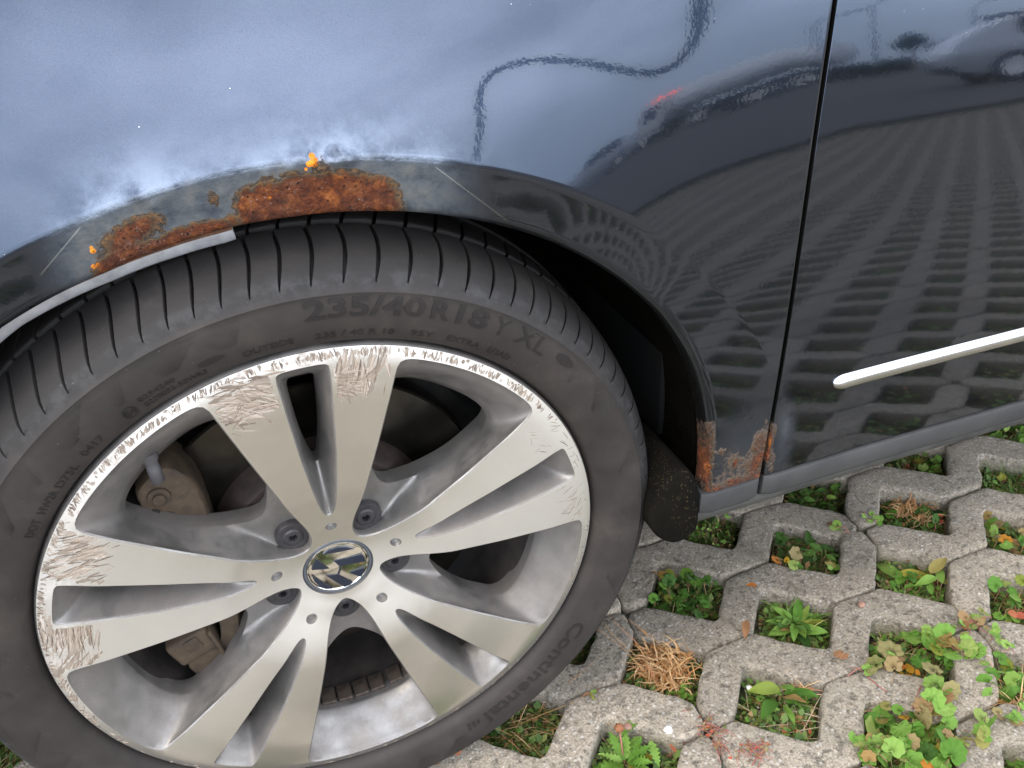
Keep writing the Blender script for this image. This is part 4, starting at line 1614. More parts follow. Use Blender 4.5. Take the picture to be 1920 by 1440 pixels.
sidewall_text('0270053-S2WR3', 0.2545, 0.0044, -25.4, -14.6, 0.0006)
sidewall_text('E4', 0.2562, 0.0052, -28.6, -26.9, 0.0006)
sidewall_text('0417', 0.2550, 0.0062, -38.0, -33.6, 0.0006)
sidewall_text('D75L', 0.2535, 0.0062, -45.0, -40.0, 0.0006)
sidewall_text('HW2R', 0.2535, 0.0062, -50.6, -45.8, 0.0006)
sidewall_text('DOT', 0.2535, 0.0062, -55.6, -51.9, 0.0006)
sidewall_text('Continental', 0.2585, 0.0150, 121.5, 153.6, 0.0007, 0.02)
# E ring
V = []
for k in range(40):
    t = 2 * math.pi * k / 40
    for rr, dw in ((0.0053, 0.0004), (0.0053, -0.0006), (0.0047, -0.0006), (0.0047, 0.0004)):
        u, v_ = rr * math.cos(t), rr * math.sin(t)
        a = math.radians(-27.75) + u / 0.2588
        r = 0.2588 + v_
        V.append((r * math.sin(a), float(side_w(r)) + dw, r * math.cos(a)))
LET.add(V, grid_faces(40, 4, wrap_n=True))
# bars and arrow at the end of the maker's name, block after XL
for a0, r0, r1 in ((155.6, 0.2595, 0.2655), (156.8, 0.2585, 0.2665), (158.0, 0.2575, 0.2672)):
    V = []
    for k in range(5):
        r = r0 + (r1 - r0) * k / 4
        for da, dw in ((-0.35, 0.0003), (-0.35, -0.0005), (0.35, -0.0005), (0.35, 0.0003)):
            a = math.radians(a0 + da + (k - 2) * 0.12)
            V.append((r * math.sin(a), float(side_w(r)) + dw, r * math.cos(a)))
    LET.add(V, grid_faces(5, 4))
for a0, a1, ra, rb in ((46.2, 50.2, 0.276, 0.285), (-15.2, -11.2, 0.2600, 0.2665)):
    V = []
    for k in range(9):
        a = math.radians(a0 + (a1 - a0) * k / 8)
        hh = math.sin(math.pi * min(1, (k + 0.6) / 8.6))
        rm_, hr = (ra + rb) / 2, (rb - ra) / 2 * (0.35 + 0.65 * hh)
        for r, dw in ((rm_ - hr, 0.0004), (rm_ - hr * 0.92, -0.0007), (rm_ + hr * 0.92, -0.0007), (rm_ + hr, 0.0004)):
            V.append((r * math.sin(a), float(side_w(r)) + dw, r * math.cos(a)))
    LET.add(V, grid_faces(9, 4))
obj('sidewall_lettering', fix_normals(LET.mesh('sidewall_lettering', M['letter'], False)), wheel)

# fans of fine ribs moulded on the sidewall
FAN = MB()
for q in range(40):
    a0 = -100 + q * 9.0
    if -2 < ((a0 + 180) % 360 - 180) < 45 or 118 < a0 < 160:
        continue
    for k in range(22):
        t = (k / 21 - 0.5)
        V = []
        for s in np.linspace(0, 1, 6):
            r = 0.268 + 0.019 * s
            a = math.radians(a0 + t * 9.0 * (0.25 + 0.75 * s) + (1 if q % 2 else -1) * 1.4 * s)
            for da, dw in ((-0.0004, 0.0002), (0, -0.00022), (0.0004, 0.0002)):
                V.append((r * math.sin(a + da), float(side_w(r)) + dw, r * math.cos(a + da)))
        FAN.add(V, grid_faces(6, 3))
obj('sidewall_ribs', FAN.mesh('sidewall_ribs', M['rubber']), wheel, kind='stuff')

# ------------------------------------------------------------------ hub cap with emblem
cap = MB()
CW = 0.0248
cap.lathe([(0.0318, CW + 0.006), (0.0316, CW + 0.0008), (0.0306, CW), (0.0292, CW + 0.0004), (0.0286, CW + 0.0012)], 96, 0)
cap.lathe([(0.0286, CW + 0.0012), (0.0280, CW - 0.0004), (0.0272, CW - 0.0006), (0.0262, CW + 0.0004)], 96, 2)
cap.lathe([(0.0262, CW + 0.0004), (0.0150, CW - 0.0004), (0.0002, CW - 0.0008)], 96, 1)
EMBLEM = [
    [(-0.01078, 0.02024), (-0.00515, 0.02309), (0.00291, 0.02338), (0.01066, 0.02109), (0.01688, 0.01678), (0.00812, 0.01742), (-0.00083, 0.01842)],
    [(-0.00316, 0.00943), (0.00885, 0.00817), (0.0229, 0.00727), (0.02442, 0.00305), (0.02461, -0.00194), (0.01583, -0.00087), (0.00221, 0.0009), (0.00116, 0.00075)],
    [(-0.02331, 0.00594), (-0.02154, 0.01077), (-0.01713, 0.01658), (-0.01279, 0.00909), (-0.00817, 0.00168), (-0.01613, 0.00376)],
    [(0.00924, -0.00983), (0.01568, -0.00972), (0.02301, -0.00952), (0.02156, -0.01423), (0.01772, -0.01957), (0.01298, -0.01434)],
    [(-0.02436, -0.00061), (-0.02073, -0.0063), (-0.01497, -0.01507), (-0.00858, -0.02376), (-0.01397, -0.02195), (-0.01927, -0.01644), (-0.02315, -0.00885)],
    [(-0.0123, -0.00551), (-0.00262, -0.00773), (-0.00133, -0.00868), (0.00397, -0.01569), (0.00985, -0.02358), (0.00676, -0.02549), (0.002, -0.02599), (-0.00491, -0.01635)],
    [(0.00101, 0.0011), (0.00223, 0.00033), (0.00275, -0.00171), (-0.00047, -0.00846), (-0.00183, -0.00791), (0.00138, -0.0013)],
]
for q, pl in enumerate(EMBLEM):
    P = np.array(pl)
    if q < 6:
        P = catmull(np.repeat(P, 1, 0), 1)
    n = len(P)
    area = np.sum(P[:, 0] * np.roll(P[:, 1], -1) - np.roll(P[:, 0], -1) * P[:, 1])
    V = [(u, CW - 0.0013, v) for u, v in P] + [(u, CW + 0.0004, v) for u, v in P]
    cap.add(V, [tuple(range(n))] + [(k, (k + 1) % n, n + (k + 1) % n, n + k) for k in range(n)], 3)
obj('hub_cap', fix_normals(cap.mesh('hub_cap', [M['cap_ring'], M['emblem_chrome'], M['emblem_chrome'], M['emblem_dark']], True)), wheel).data.set_sharp_from_angle(angle=math.radians(30))

# ------------------------------------------------------------------ wheel bolts
def bolt_mesh():
    mb = MB()
    n = 48
    prof = [(0.0150, 0.012), (0.0150, 0.0012), (0.0142, 0.0), (0.0100, -0.0004), (0.0094, -0.0002), (0.0088, -0.0003), (0.0080, -0.0012), (0.0068, -0.0015), (0.0040, -0.0015), (0.0036, -0.0010), (0.0034, 0.005), (0.0004, 0.006)]
    V = []
    for k in range(n):
        t = 2 * math.pi * k / n
        for q, (r, w) in enumerate(prof):
            rr = r * (1 + 0.17 * math.cos(8 * t)) if q in (8, 9, 10) else r
            V.append((rr * math.sin(t), w, rr * math.cos(t)))
    mb.add(V, grid_faces(n, len(prof), wrap_n=True))
    me = fix_normals(mb.mesh('wheel_bolt', M['bolt']))
    me.set_sharp_from_angle(angle=math.radians(35))
    return me


BM = bolt_mesh()
for q in range(5):
    t = math.radians(36 + 72 * q)
    obj('wheel_bolt', BM, wheel, (0.0550 * math.sin(t), 0.0292, 0.0550 * math.cos(t)), (0, random.uniform(0, 6), 0))

# ------------------------------------------------------------------ brake, seen through the openings
bd_ = MB()
bd_.lathe([(0.1035, 0.0880), (0.1040, 0.0860), (0.1580, 0.0860), (0.1600, 0.0880), (0.1600, 0.1100), (0.10, 0.112)], 160, 0)
bd_.lathe([(0.1035, 0.0880), (0.1000, 0.0800), (0.0960, 0.0640), (0.0920, 0.0600), (0.02, 0.0590)], 120, 1)
obj('brake_disc', fix_normals(bd_.mesh('brake_disc', [M['disc'], M['discrust']])), wheel).data.set_sharp_from_angle(angle=math.radians(40))
bp = MB().lathe([(0.172, 0.128), (0.172, 0.125), (0.05, 0.125)], 90, 0)
obj('dust_shield', bp.mesh('dust_shield', M['carrier']), wheel)
hook = catmull([(-0.132, 0.128), (-0.144, 0.116), (-0.144, 0.105), (-0.136, 0.099), (-0.125, 0.097), (-0.118, 0.090), (-0.115, 0.078), (-0.115, 0.050), (-0.115, 0.0), (-0.112, -0.05), (-0.120, -0.085), (-0.146, -0.085), (-0.151, -0.100),
                (-0.141, -0.118), (-0.121, -0.128), (-0.104, -0.108), (-0.094, -0.05), (-0.092, 0.0), (-0.093, 0.055), (-0.094, 0.079), (-0.095, 0.096), (-0.0985, 0.112), (-0.107, 0.127), (-0.116, 0.134), (-0.124, 0.133)], 4)
cl = MB().prism(hook, 0.050, 0.095, 0.007)
for (u_, v_, rr_) in ((-0.128, 0.108, 0.009), (-0.104, 0.060, 0.006), (-0.118, -0.108, 0.010), (-0.104, -0.02, 0.006)):
    cl.lathe([(0.0004, 0.044), (rr_ * 0.55, 0.044), (rr_ * 0.6, 0.047), (rr_, 0.0475), (rr_ * 1.05, 0.053)], 14, 0, center=(u_, v_))
cl.tube([(-0.150, 0.052, 0.095), (-0.156, 0.058, 0.06), (-0.150, 0.062, 0.02), (-0.154, 0.064, -0.03)], 0.0055, 8)
obj('brake_caliper', fix_normals(cl.mesh('brake_caliper', M['caliper'])), wheel).data.set_sharp_from_angle(angle=math.radians(40))
cr = MB()
cr.box((-0.150, 0.070, 0.060), (0.052, 0.05, 0.050), 0, (0, 0.35, 0), 0.006).box((-0.140, 0.075, 0.015), (0.05, 0.05, 0.09), 0, None, 0.006)
cr.box((-0.150, 0.064, 0.092), (0.038, 0.04, 0.016), 0, (0, 0.25, 0), 0.004)
obj('pad_carrier', cr.mesh('pad_carrier', M['carrier']), wheel)
bk = MB()
bk.box((-0.141, 0.062, -0.068), (0.040, 0.035, 0.030), 0, (0, -0.35, 0), 0.004).box((-0.157, 0.066, -0.074), (0.012, 0.03, 0.014), 0, (0, -0.3, 0), 0.003)
bk.box((-0.120, 0.060, -0.070), (0.004, 0.034, 0.036), 0, (0, -0.2, 0), 0.001)
bk.box((-0.140, 0.045, -0.062), (0.014, 0.004, 0.014), 0, (0, -0.35, 0), 0.001)
obj('brake_pad', bk.mesh('brake_pad', M['caliper']), wheel)
# valve stem on the barrel
vs_ = MB()
p0, p1 = Vector((-0.1220, 0.020, 0.1700)), Vector((-0.1212, 0.0220, 0.1420))
d_ = p1 - p0
vs_.tube([p0 - d_ * 0.15, p0 + d_ * 0.10, p0 + d_ * 0.12, p0 + d_ * 0.40, p0 + d_ * 0.42, p0 + d_ * 0.92, p0 + d_ * 0.97, p0 + d_], [0.0068, 0.0068, 0.0052, 0.0048, 0.0052, 0.0052, 0.0040, 0.0020], 16)
obj('valve_stem', vs_.mesh('valve_stem', M['valve']), wheel).data.set_sharp_from_angle(angle=math.radians(40))
# stick-on balance weights at the foot of the barrel
for q in range(7):
    a = math.radians(180 + 15 - q * 5.0 - (0.8 if q > 4 else 0))
    mb_ = MB().box((0, 0, 0), (0.0150, 0.019, 0.0045), 0, None, 0.0010)
    o = obj('balance_weight', bpy.data.meshes.get('balance_weight') or mb_.mesh('balance_weight', M['weight']), wheel, (0.1975 * math.sin(a), 0.047, 0.1975 * math.cos(a)), (0, a, 0))

# ------------------------------------------------------------------ weeds in the cells of the pavement
GREEN = [(0.0, (0.060, 0.150, 0.018)), (0.35, (0.095, 0.215, 0.026)), (0.7, (0.135, 0.265, 0.038)), (0.88, (0.16, 0.24, 0.04)), (1.0, (0.30, 0.24, 0.03))]
LIGHT = [(0.0, (0.13, 0.26, 0.040)), (0.45, (0.19, 0.33, 0.060)), (0.75, (0.24, 0.37, 0.085)), (0.90, (0.26, 0.24, 0.07)), (1.0, (0.30, 0.17, 0.06))]
DARK = [(0.0, (0.025, 0.070, 0.010)), (0.5, (0.045, 0.110, 0.015)), (0.9, (0.075, 0.150, 0.022)), (1.0, (0.13, 0.17, 0.03))]
M['leaf'] = make_leaf('leaf green', GREEN)
M['leaf_light'] = make_leaf('leaf light green', LIGHT)
M['leaf_dark'] = make_leaf('leaf dark green', DARK)
M['leaf_bronze'] = make_leaf('leaf bronze', [(0.0, (0.17, 0.19, 0.06)), (0.5, (0.24, 0.19, 0.08)), (1.0, (0.28, 0.15, 0.07))], 0.25)
M['leaf_yellow'] = make_leaf('leaf yellow', [(0.0, (0.42, 0.26, 0.02)), (0.5, (0.46, 0.20, 0.02)), (1.0, (0.40, 0.11, 0.02))], 0.3)
M['leaf_red'] = make_leaf('leaf red', [(0.0, (0.36, 0.060, 0.035)), (0.5, (0.34, 0.11, 0.05)), (1.0, (0.26, 0.13, 0.06))], 0.25)
M['leaf_brown'] = make_leaf('leaf brown', [(0.0, (0.16, 0.075, 0.035)), (1.0, (0.26, 0.13, 0.06))], 0.15)
M['straw'] = make_strand('dry straw', [(0.0, (0.30, 0.13, 0.04)), (0.35, (0.46, 0.25, 0.09)), (0.7, (0.60, 0.42, 0.22)), (1.0, (0.34, 0.12, 0.035))])
M['blade'] = make_strand('grass blade green', [(0.0, (0.055, 0.125, 0.015)), (0.5, (0.10, 0.20, 0.025)), (0.85, (0.16, 0.25, 0.05)), (1.0, (0.34, 0.28, 0.10))])
M['stem'] = make_strand('stalk', [(0.0, (0.10, 0.15, 0.03)), (0.5, (0.18, 0.13, 0.06)), (1.0, (0.25, 0.09, 0.06))], 0.1)
M['stem_red'] = make_strand('reddish runner', [(0.0, (0.22, 0.07, 0.06)), (1.0, (0.32, 0.13, 0.09))], 0.1)
M['moss'] = make_strand('moss tips', [(0.0, (0.035, 0.055, 0.010)), (0.4, (0.075, 0.105, 0.020)), (0.75, (0.12, 0.14, 0.030)), (0.9, (0.16, 0.09, 0.03)), (1.0, (0.22, 0.13, 0.05))], 0.2)
M['cover'] = make_strand('low weeds', [(0.0, (0.05, 0.11, 0.02)), (0.5, (0.10, 0.19, 0.03)), (0.8, (0.16, 0.24, 0.05)), (0.92, (0.34, 0.22, 0.09)), (1.0, (0.30, 0.14, 0.05))], 0.25)
M['twig'] = make_strand('dry twig', [(0.0, (0.30, 0.22, 0.14)), (0.6, (0.50, 0.42, 0.30)), (1.0, (0.18, 0.10, 0.06))], 0.0)
M['pebble'] = make_strand('pebbles', [(0.0, (0.10, 0.085, 0.07)), (0.5, (0.24, 0.21, 0.18)), (0.9, (0.40, 0.36, 0.32)), (1.0, (0.42, 0.24, 0.18))], 0.0)
M['white_stone'] = plain('pale pebble', (0.48, 0.47, 0.45), 0.8)


def round_leaf(seed, lobes=8):
    r = np.random.default_rng(seed)
    n = lobes * 4
    V = [(0, 0.14, 0.0)]
    for ring, s in ((1, 0.5), (2, 0.86), (3, 1.0)):
        for k in range(n):
            t = 2 * math.pi * (k + 0.5) / n
            lob = 1 + (0.085 * math.cos(lobes * t) if ring == 3 else 0.03 * math.cos(lobes * t))
            ang = t
            d = min(abs(t), 2 * math.pi - abs(t))
            notch = 1 - 0.62 * math.exp(-(d / 0.28) ** 2)
            rr = s * lob * notch * (1 + 0.05 * math.sin(2 * t + seed))
            x, y = rr * math.sin(t), 0.5 - rr * math.cos(t) * 0.95 - 0.02
            z = 0.16 * s * s + 0.05 * math.cos(lobes * t) * s + 0.05 * math.sin(2 * t + seed) * s - (0.12 * s ** 4)
            V.append((x * 0.55, (y + 0.35) * 0.55, z * 0.5))
    F = [(0, 1 + k, 1 + (k + 1) % n) for k in range(n)]
    for q in range(2):
        for k in range(n):
            a, b = 1 + q * n + k, 1 + q * n + (k + 1) % n
            F.append((a, a + n, b + n, b))
    return V, F


def lance_leaf(seed, L=1.0, W=0.16, teeth=0.0, curl=0.5, nseg=14):
    r = np.random.default_rng(seed)
    V, F = [], []
    for k in range(nseg + 1):
        t = k / nseg
        w = W * (math.sin(math.pi * min(1, t ** 0.75)) ** 0.85) + 0.012 * (1 - t)
        if teeth and 0.15 < t < 0.97:
            w *= 1 + teeth * (1 if k % 2 else -1) * r.uniform(0.6, 1.2)
        bend = curl * t
        y, z = L * (math.sin(bend) / curl), 0.9 * L * (math.cos(bend) - 1) / curl * 0.8
        side = 0.05 * math.sin(2.4 * t + seed)
        for s, dz in ((-1, 0.22), (-0.5, 0.06), (0, 0.0), (0.5, 0.06), (1, 0.22)):
            V.append((side + s * w, y, z + dz * w + 0.015 * math.sin(9 * t + s * 2 + seed)))
    F = grid_faces(nseg + 1, 5)
    return V, F


def leaf_meshes(name, gen, mats, n):
    return {mk: [mesh('leaf', *gen(q), M[mk]) for q in range(n)] for mk in mats}


ROUND = leaf_meshes('round', lambda q: round_leaf(q, 7 + q % 3), ('leaf', 'leaf_light', 'leaf_dark', 'leaf_bronze', 'leaf_yellow', 'leaf_red', 'leaf_brown'), 4)
LANCE = leaf_meshes('lance', lambda q: lance_leaf(q, 1.0, 0.13 + 0.02 * (q % 3), 0.0, 0.35 + 0.25 * q), ('leaf', 'leaf_light', 'leaf_dark', 'leaf_brown'), 4)
TOOTH = leaf_meshes('tooth', lambda q: lance_leaf(q + 20, 1.0, 0.15, 0.38, 0.3 + 0.2 * q), ('leaf', 'leaf_light'), 3)
OVAL = leaf_meshes('oval', lambda q: lance_leaf(q + 40, 1.0, 0.30, 0.0, 0.3 + 0.2 * q, 8), ('leaf', 'leaf_light', 'leaf_dark', 'leaf_yellow', 'leaf_red', 'leaf_brown', 'leaf_bronze'), 3)
BROAD = leaf_meshes('broad', lambda q: lance_leaf(q + 60, 1.0, 0.21, 0.0, 0.5 + 0.2 * q), ('leaf', 'leaf_light', 'leaf_dark'), 3)


def in_cell(rg, k=0.8):
    while True:
        u, v = rg.uniform(-1, 1, 2)
        if abs(u) + abs(v) < k:
            return u * 0.060, v * 0.0615


def ribbon(mb, base, heading, L, w, lift, curl, rg, mi=0, seg=6, wig=0.15):
    q = Vector(base)
    pitch = lift
    V = []
    h = heading
    for k in range(seg + 1):
        t = k / seg
        ww = w * (1 - t) ** 0.7 + 0.00012
        nrm = Vector((-math.sin(h), math.cos(h), 0.35 * math.sin(3 * t + heading)))
        V += [q - nrm * ww * 0.5, q + nrm * ww * 0.5]
        q = q + Vector((math.cos(h) * math.cos(pitch), math.sin(h) * math.cos(pitch), math.sin(pitch))) * (L / seg)
        if q.z < -0.036:
            q.z = -0.036
        pitch -= curl / seg
        h += rg.normal(0, wig)
    mb.add(V, [(2 * k, 2 * k + 1, 2 * k + 3, 2 * k + 2) for k in range(seg)], mi)


def blades(parent, rg, n, L, w, mat, spread=0.75, lift=(0.5, 1.3), curl=(0.6, 2.0), name='blades', at=(0, 0), z=-0.032, wig=0.15, seg=6):
    mb = MB()
    for _ in range(n):
        u, v = in_cell(rg, spread)
        ribbon(mb, (at[0] + u, at[1] + v, z), rg.uniform(0, 6.28), L * rg.uniform(0.5, 1.2), w * rg.uniform(0.6, 1.3), rg.uniform(*lift), rg.uniform(*curl), rg, 0, seg, wig)
    return obj(name, mesh(name, mb.v, mb.f, M[mat]), parent, kind='stuff')


def moss(parent, rg, n, mat='moss', name='moss_tips', spread=0.95, size=0.005):
    mb = MB()
    for _ in range(n):
        u, v = in_cell(rg, spread)
        a = rg.uniform(0, 6.28)
        s = size * rg.uniform(0.5, 1.4)
        z = -0.034 + rg.uniform(0, 0.009)
        d = Vector((math.cos(a), math.sin(a), 0)) * s
        e = Vector((-math.sin(a), math.cos(a), 0)) * s * 0.42
        up = Vector((0, 0, s * rg.uniform(0.1, 1.0)))
        b = Vector((u, v, z))
        mb.add([b, b + d * 0.5 + e + up * 0.6, b + d + up, b + d * 0.5 - e + up * 0.6], [(0, 1, 2, 3)])
    return obj(name, mesh(name, mb.v, mb.f, M[mat]), parent, kind='stuff')


def leaves(parent, rg, lib, mats, n, size, at=(0, 0), spread=0.85, z=(-0.024, 0.004), tilt=0.45, stem='stem', weights=None, centre=None, region=None):
    """each leaf a part; thin stalks joined into one part"""
    sb_ = MB()
    for _ in range(int(n * 1.2)):
        if region is not None:
            u, v = rg.normal(region[0], region[2]), rg.normal(region[1], region[3])
        else:
            u, v = in_cell(rg, spread)
        u, v = u + at[0], v + at[1]
        mk = rg.choice(mats, p=weights)
        me = lib[mk][rg.integers(len(lib[mk]))]
        s = size * 0.88 * rg.uniform(0.55, 1.2)
        zz = rg.uniform(*z)
        h = rg.uniform(0, 6.28)
        if centre is not None:                                      # rosette: leaves point outwards
            h = math.atan2(v - centre[1], u - centre[0]) - math.pi / 2 + rg.normal(0, 0.4)
            u, v = centre[0] + (u - centre[0]) * 0.15, centre[1] + (v - centre[1]) * 0.15
        obj('leaf', me, parent, (u, v, zz), (rg.normal(0.12 if centre is None else 0.55, tilt), rg.normal(0, tilt), h), (s, s, s))
        if centre is None and stem:
            b = Vector((u + rg.normal(0, 0.008), v + rg.normal(0, 0.008), -0.034 if region is None else min(zz - 0.001, 0.001)))
            q = Vector((u, v, zz))
            sb_.tube([b, (b + q) / 2 + Vector((0, 0, 0.002)), q], 0.0005, 4, 0, False)
    if sb_.v:
        obj('stalks', mesh('stalks', sb_.v, sb_.f, M[stem]), parent, kind='stuff')


def runners(parent, rg, lines, mat='stem_red', rad=0.0008):
    mb = MB()
    for ln in lines:
        mb.tube(ln, rad, 5, 0, False)
    return obj('runners', mesh('runners', mb.v, mb.f, M[mat]), parent, kind='stuff')


def plant(name, i, j, label, cat='weed', seed=0, z=0.0):
    c = lat(i, j)
    o = empty(name, label, cat, (c.x, c.y, z), (0, 0, LANG), 'weeds in the paver cells')
    rr = np.random.default_rng(seed + 500)
    blades(o, rr, 34, 0.026, 0.0009, 'blade', spread=0.95, name='fine_grass', lift=(0.1, 1.2), wig=0.3)
    blades(o, rr, 22, 0.040, 0.0006, 'straw', spread=0.95, name='loose_straw', lift=(-0.05, 0.5), curl=(0, 0.8), wig=0.25, z=-0.028)
    moss(o, rr, 260, name='seedlings', mat='cover', size=0.0085, spread=0.95)
    return o, np.random.default_rng(seed)


# --- cell by cell, as they grow
p_, r_ = plant('ground_ivy', 0, 1, 'dense dark green scalloped ground ivy nearest behind the tyre, with one yellow leaf', seed=1)
leaves(p_, r_, ROUND, ['leaf', 'leaf_dark'], 46, 0.0175, spread=0.82, at=(-0.008, 0.0), z=(-0.022, 0.006))
leaves(p_, r_, ROUND, ['leaf_yellow'], 2, 0.016, spread=0.4, at=(-0.02, 0.025), z=(-0.002, 0.006))
blades(p_, r_, 26, 0.030, 0.0016, 'blade', at=(0.02, -0.012), spread=0.5)
moss(p_, r_, 240)

p_, r_ = plant('mixed_weed', 1, 1, 'mixed weed of round and broad pointed leaves in cell below the sill joint', seed=2)
leaves(p_, r_, ROUND, ['leaf', 'leaf_light', 'leaf_bronze'], 16, 0.0175, spread=0.7, at=(-0.005, -0.018), z=(-0.022, 0.0))
leaves(p_, r_, BROAD, ['leaf', 'leaf_dark'], 7, 0.034, spread=0.45, at=(0.018, 0.0), z=(-0.02, 0.0))
leaves(p_, r_, ROUND, ['leaf_dark'], 5, 0.014, spread=0.3, at=(-0.02, 0.03), z=(-0.02, -0.005))
leaves(p_, r_, ROUND, ['leaf_yellow', 'leaf_bronze'], 3, 0.014, at=(-0.052, -0.016), spread=0.12, z=(-0.002, 0.004))
blades(p_, r_, 34, 0.036, 0.0013, 'blade', at=(0.0, 0.015), spread=0.6)
blades(p_, r_, 12, 0.04, 0.0007, 'straw', at=(0.0, 0.02), spread=0.6, name='dry_stalks')
moss(p_, r_, 300)

p_, r_ = plant('dry_grass_tuft', 2, 1, 'small orange dried grass tuft with round green leaves, beyond the four way joint', 'grass tuft', seed=3)
blades(p_, r_, 150, 0.034, 0.0022, 'straw', at=(0.012, 0.016), spread=0.46, lift=(0.1, 1.3), curl=(0.5, 3.5), name='dry_blades', z=-0.022, wig=0.45)
leaves(p_, r_, ROUND, ['leaf', 'leaf_dark'], 17, 0.0155, spread=0.85, z=(-0.026, -0.006))
leaves(p_, r_, OVAL, ['leaf_red', 'leaf_brown'], 5, 0.013, spread=0.2, at=(0.03, -0.028), z=(-0.02, -0.01))
blades(p_, r_, 60, 0.024, 0.0010, 'blade', spread=0.8)
moss(p_, r_, 350)

p_, r_ = plant('grass_tuft', 3, 1, 'fine green grass with small round leaves at right edge, second row from the sill', 'grass tuft', seed=4)
blades(p_, r_, 150, 0.034, 0.0012, 'blade', spread=0.85)
blades(p_, r_, 16, 0.04, 0.0008, 'straw', spread=0.8, name='dry_stalks')
leaves(p_, r_, ROUND, ['leaf', 'leaf_light'], 12, 0.013, spread=0.7, z=(-0.024, -0.008))
moss(p_, r_, 350)

p_, r_ = plant('stonecrop', 0.5, 0, 'bright yellow green tiny leaved weed under the front end of the sill', seed=5)
leaves(p_, r_, OVAL, ['leaf_light', 'leaf'], 70, 0.0088, spread=0.8, z=(-0.026, -0.002), tilt=0.7)
leaves(p_, r_, OVAL, ['leaf_red', 'leaf_bronze'], 12, 0.008, spread=0.5, at=(0.012, -0.025), z=(-0.026, -0.008), tilt=0.7)
moss(p_, r_, 250)

p_, r_ = plant('ground_ivy', 1.5, 0, 'dark shaded weed leaves half hidden under the door sill', seed=6)
leaves(p_, r_, BROAD, ['leaf_dark', 'leaf'], 16, 0.024, spread=0.75, z=(-0.026, -0.006))
leaves(p_, r_, ROUND, ['leaf_dark'], 14, 0.015, spread=0.75, z=(-0.026, -0.006))
blades(p_, r_, 40, 0.03, 0.0012, 'blade')
moss(p_, r_, 260)

p_, r_ = plant('grass_tuft', 2.5, 0, 'low grass with reddish leaves under the sill, right of the dark leaves', 'grass tuft', seed=7)
blades(p_, r_, 90, 0.028, 0.0012, 'blade', spread=0.85)
leaves(p_, r_, ROUND, ['leaf', 'leaf_light'], 12, 0.014, spread=0.5, at=(0.02, -0.01), z=(-0.024, -0.008))
leaves(p_, r_, OVAL, ['leaf_red', 'leaf_brown'], 6, 0.012, spread=0.3, at=(-0.025, -0.01), z=(-0.024, -0.012))
blades(p_, r_, 30, 0.03, 0.0009, 'straw', name='dry_stalks')
moss(p_, r_, 300)

p_, r_ = plant('ground_ivy', 3.5, 0, 'green leafy weed in the farthest cell at the right edge by the sill', seed=8)
leaves(p_, r_, BROAD, ['leaf', 'leaf_light'], 16, 0.026, spread=0.75, z=(-0.022, 0.0))
blades(p_, r_, 40, 0.03, 0.0012, 'blade')
moss(p_, r_, 200)

p_, r_ = plant('dry_grass_tuft', -0.5, 2, 'large straw coloured dried grass tuft spilling over its cell beside the tyre', 'grass tuft', seed=9)
blades(p_, r_, 330, 0.042, 0.0026, 'straw', at=(0.008, 0.010), spread=0.62, lift=(0.1, 1.3), curl=(0.5, 4.0), name='dry_blades', z=-0.020, wig=0.5, seg=7)
blades(p_, r_, 14, 0.085, 0.0012, 'straw', at=(0.0, 0.02), spread=0.4, lift=(0.5, 1.1), curl=(0.3, 1.0), name='long_stalks', z=-0.02, wig=0.1)
leaves(p_, r_, ROUND, ['leaf', 'leaf_light'], 12, 0.011, spread=0.4, at=(0.012, -0.035), z=(-0.028, -0.010))
blades(p_, r_, 120, 0.018, 0.0010, 'blade', spread=0.9)
moss(p_, r_, 900, spread=0.98)

p_, r_ = plant('dandelion', 0.5, 2, 'rosette of long pointed green leaves filling the middle cell', seed=10)
leaves(p_, r_, LANCE, ['leaf', 'leaf_dark', 'leaf_light'], 24, 0.044, spread=0.9, z=(-0.026, -0.012), tilt=0.22, centre=(0.004, 0.0), stem=None)
leaves(p_, r_, BROAD, ['leaf', 'leaf_light'], 8, 0.032, spread=0.9, z=(-0.022, -0.010), tilt=0.3, centre=(0.006, 0.006), stem=None)
leaves(p_, r_, LANCE, ['leaf_brown'], 4, 0.045, spread=0.7, z=(-0.03, -0.022), tilt=0.2, at=(0, -0.02))
blades(p_, r_, 26, 0.06, 0.0026, 'blade', at=(0.01, 0.01), spread=0.5, lift=(0.3, 1.2))
blades(p_, r_, 10, 0.05, 0.0018, 'straw', at=(0.0, -0.01), spread=0.7, name='dry_blades', lift=(0.0, 0.4))
blades(p_, r_, 60, 0.034, 0.0013, 'blade', spread=0.9, lift=(0.3, 1.3))
moss(p_, r_, 500)

p_, r_ = plant('plantain', 1.5, 2, 'mixed weed with two long upright blades and one broad leaf over small leaved moss', seed=11)
leaves(p_, r_, LANCE, ['leaf', 'leaf_light'], 4, 0.064, spread=0.3, at=(-0.005, 0.005), z=(-0.02, -0.006), tilt=0.3)
leaves(p_, r_, BROAD, ['leaf_light'], 3, 0.036, spread=0.3, at=(0.015, -0.01), z=(-0.016, -0.006), tilt=0.3)
leaves(p_, r_, LANCE, ['leaf_light'], 3, 0.05, at=(0.03, -0.02), spread=0.12, z=(-0.014, 0.0), tilt=0.3)
leaves(p_, r_, OVAL, ['leaf', 'leaf_light', 'leaf_bronze', 'leaf_red'], 50, 0.0095, spread=0.9, z=(-0.028, -0.012), tilt=0.6, weights=[0.45, 0.35, 0.12, 0.08])
leaves(p_, r_, ROUND, ['leaf'], 9, 0.012, spread=0.6, at=(-0.02, -0.01), z=(-0.022, -0.008))
blades(p_, r_, 40, 0.03, 0.0012, 'blade')
moss(p_, r_, 450)

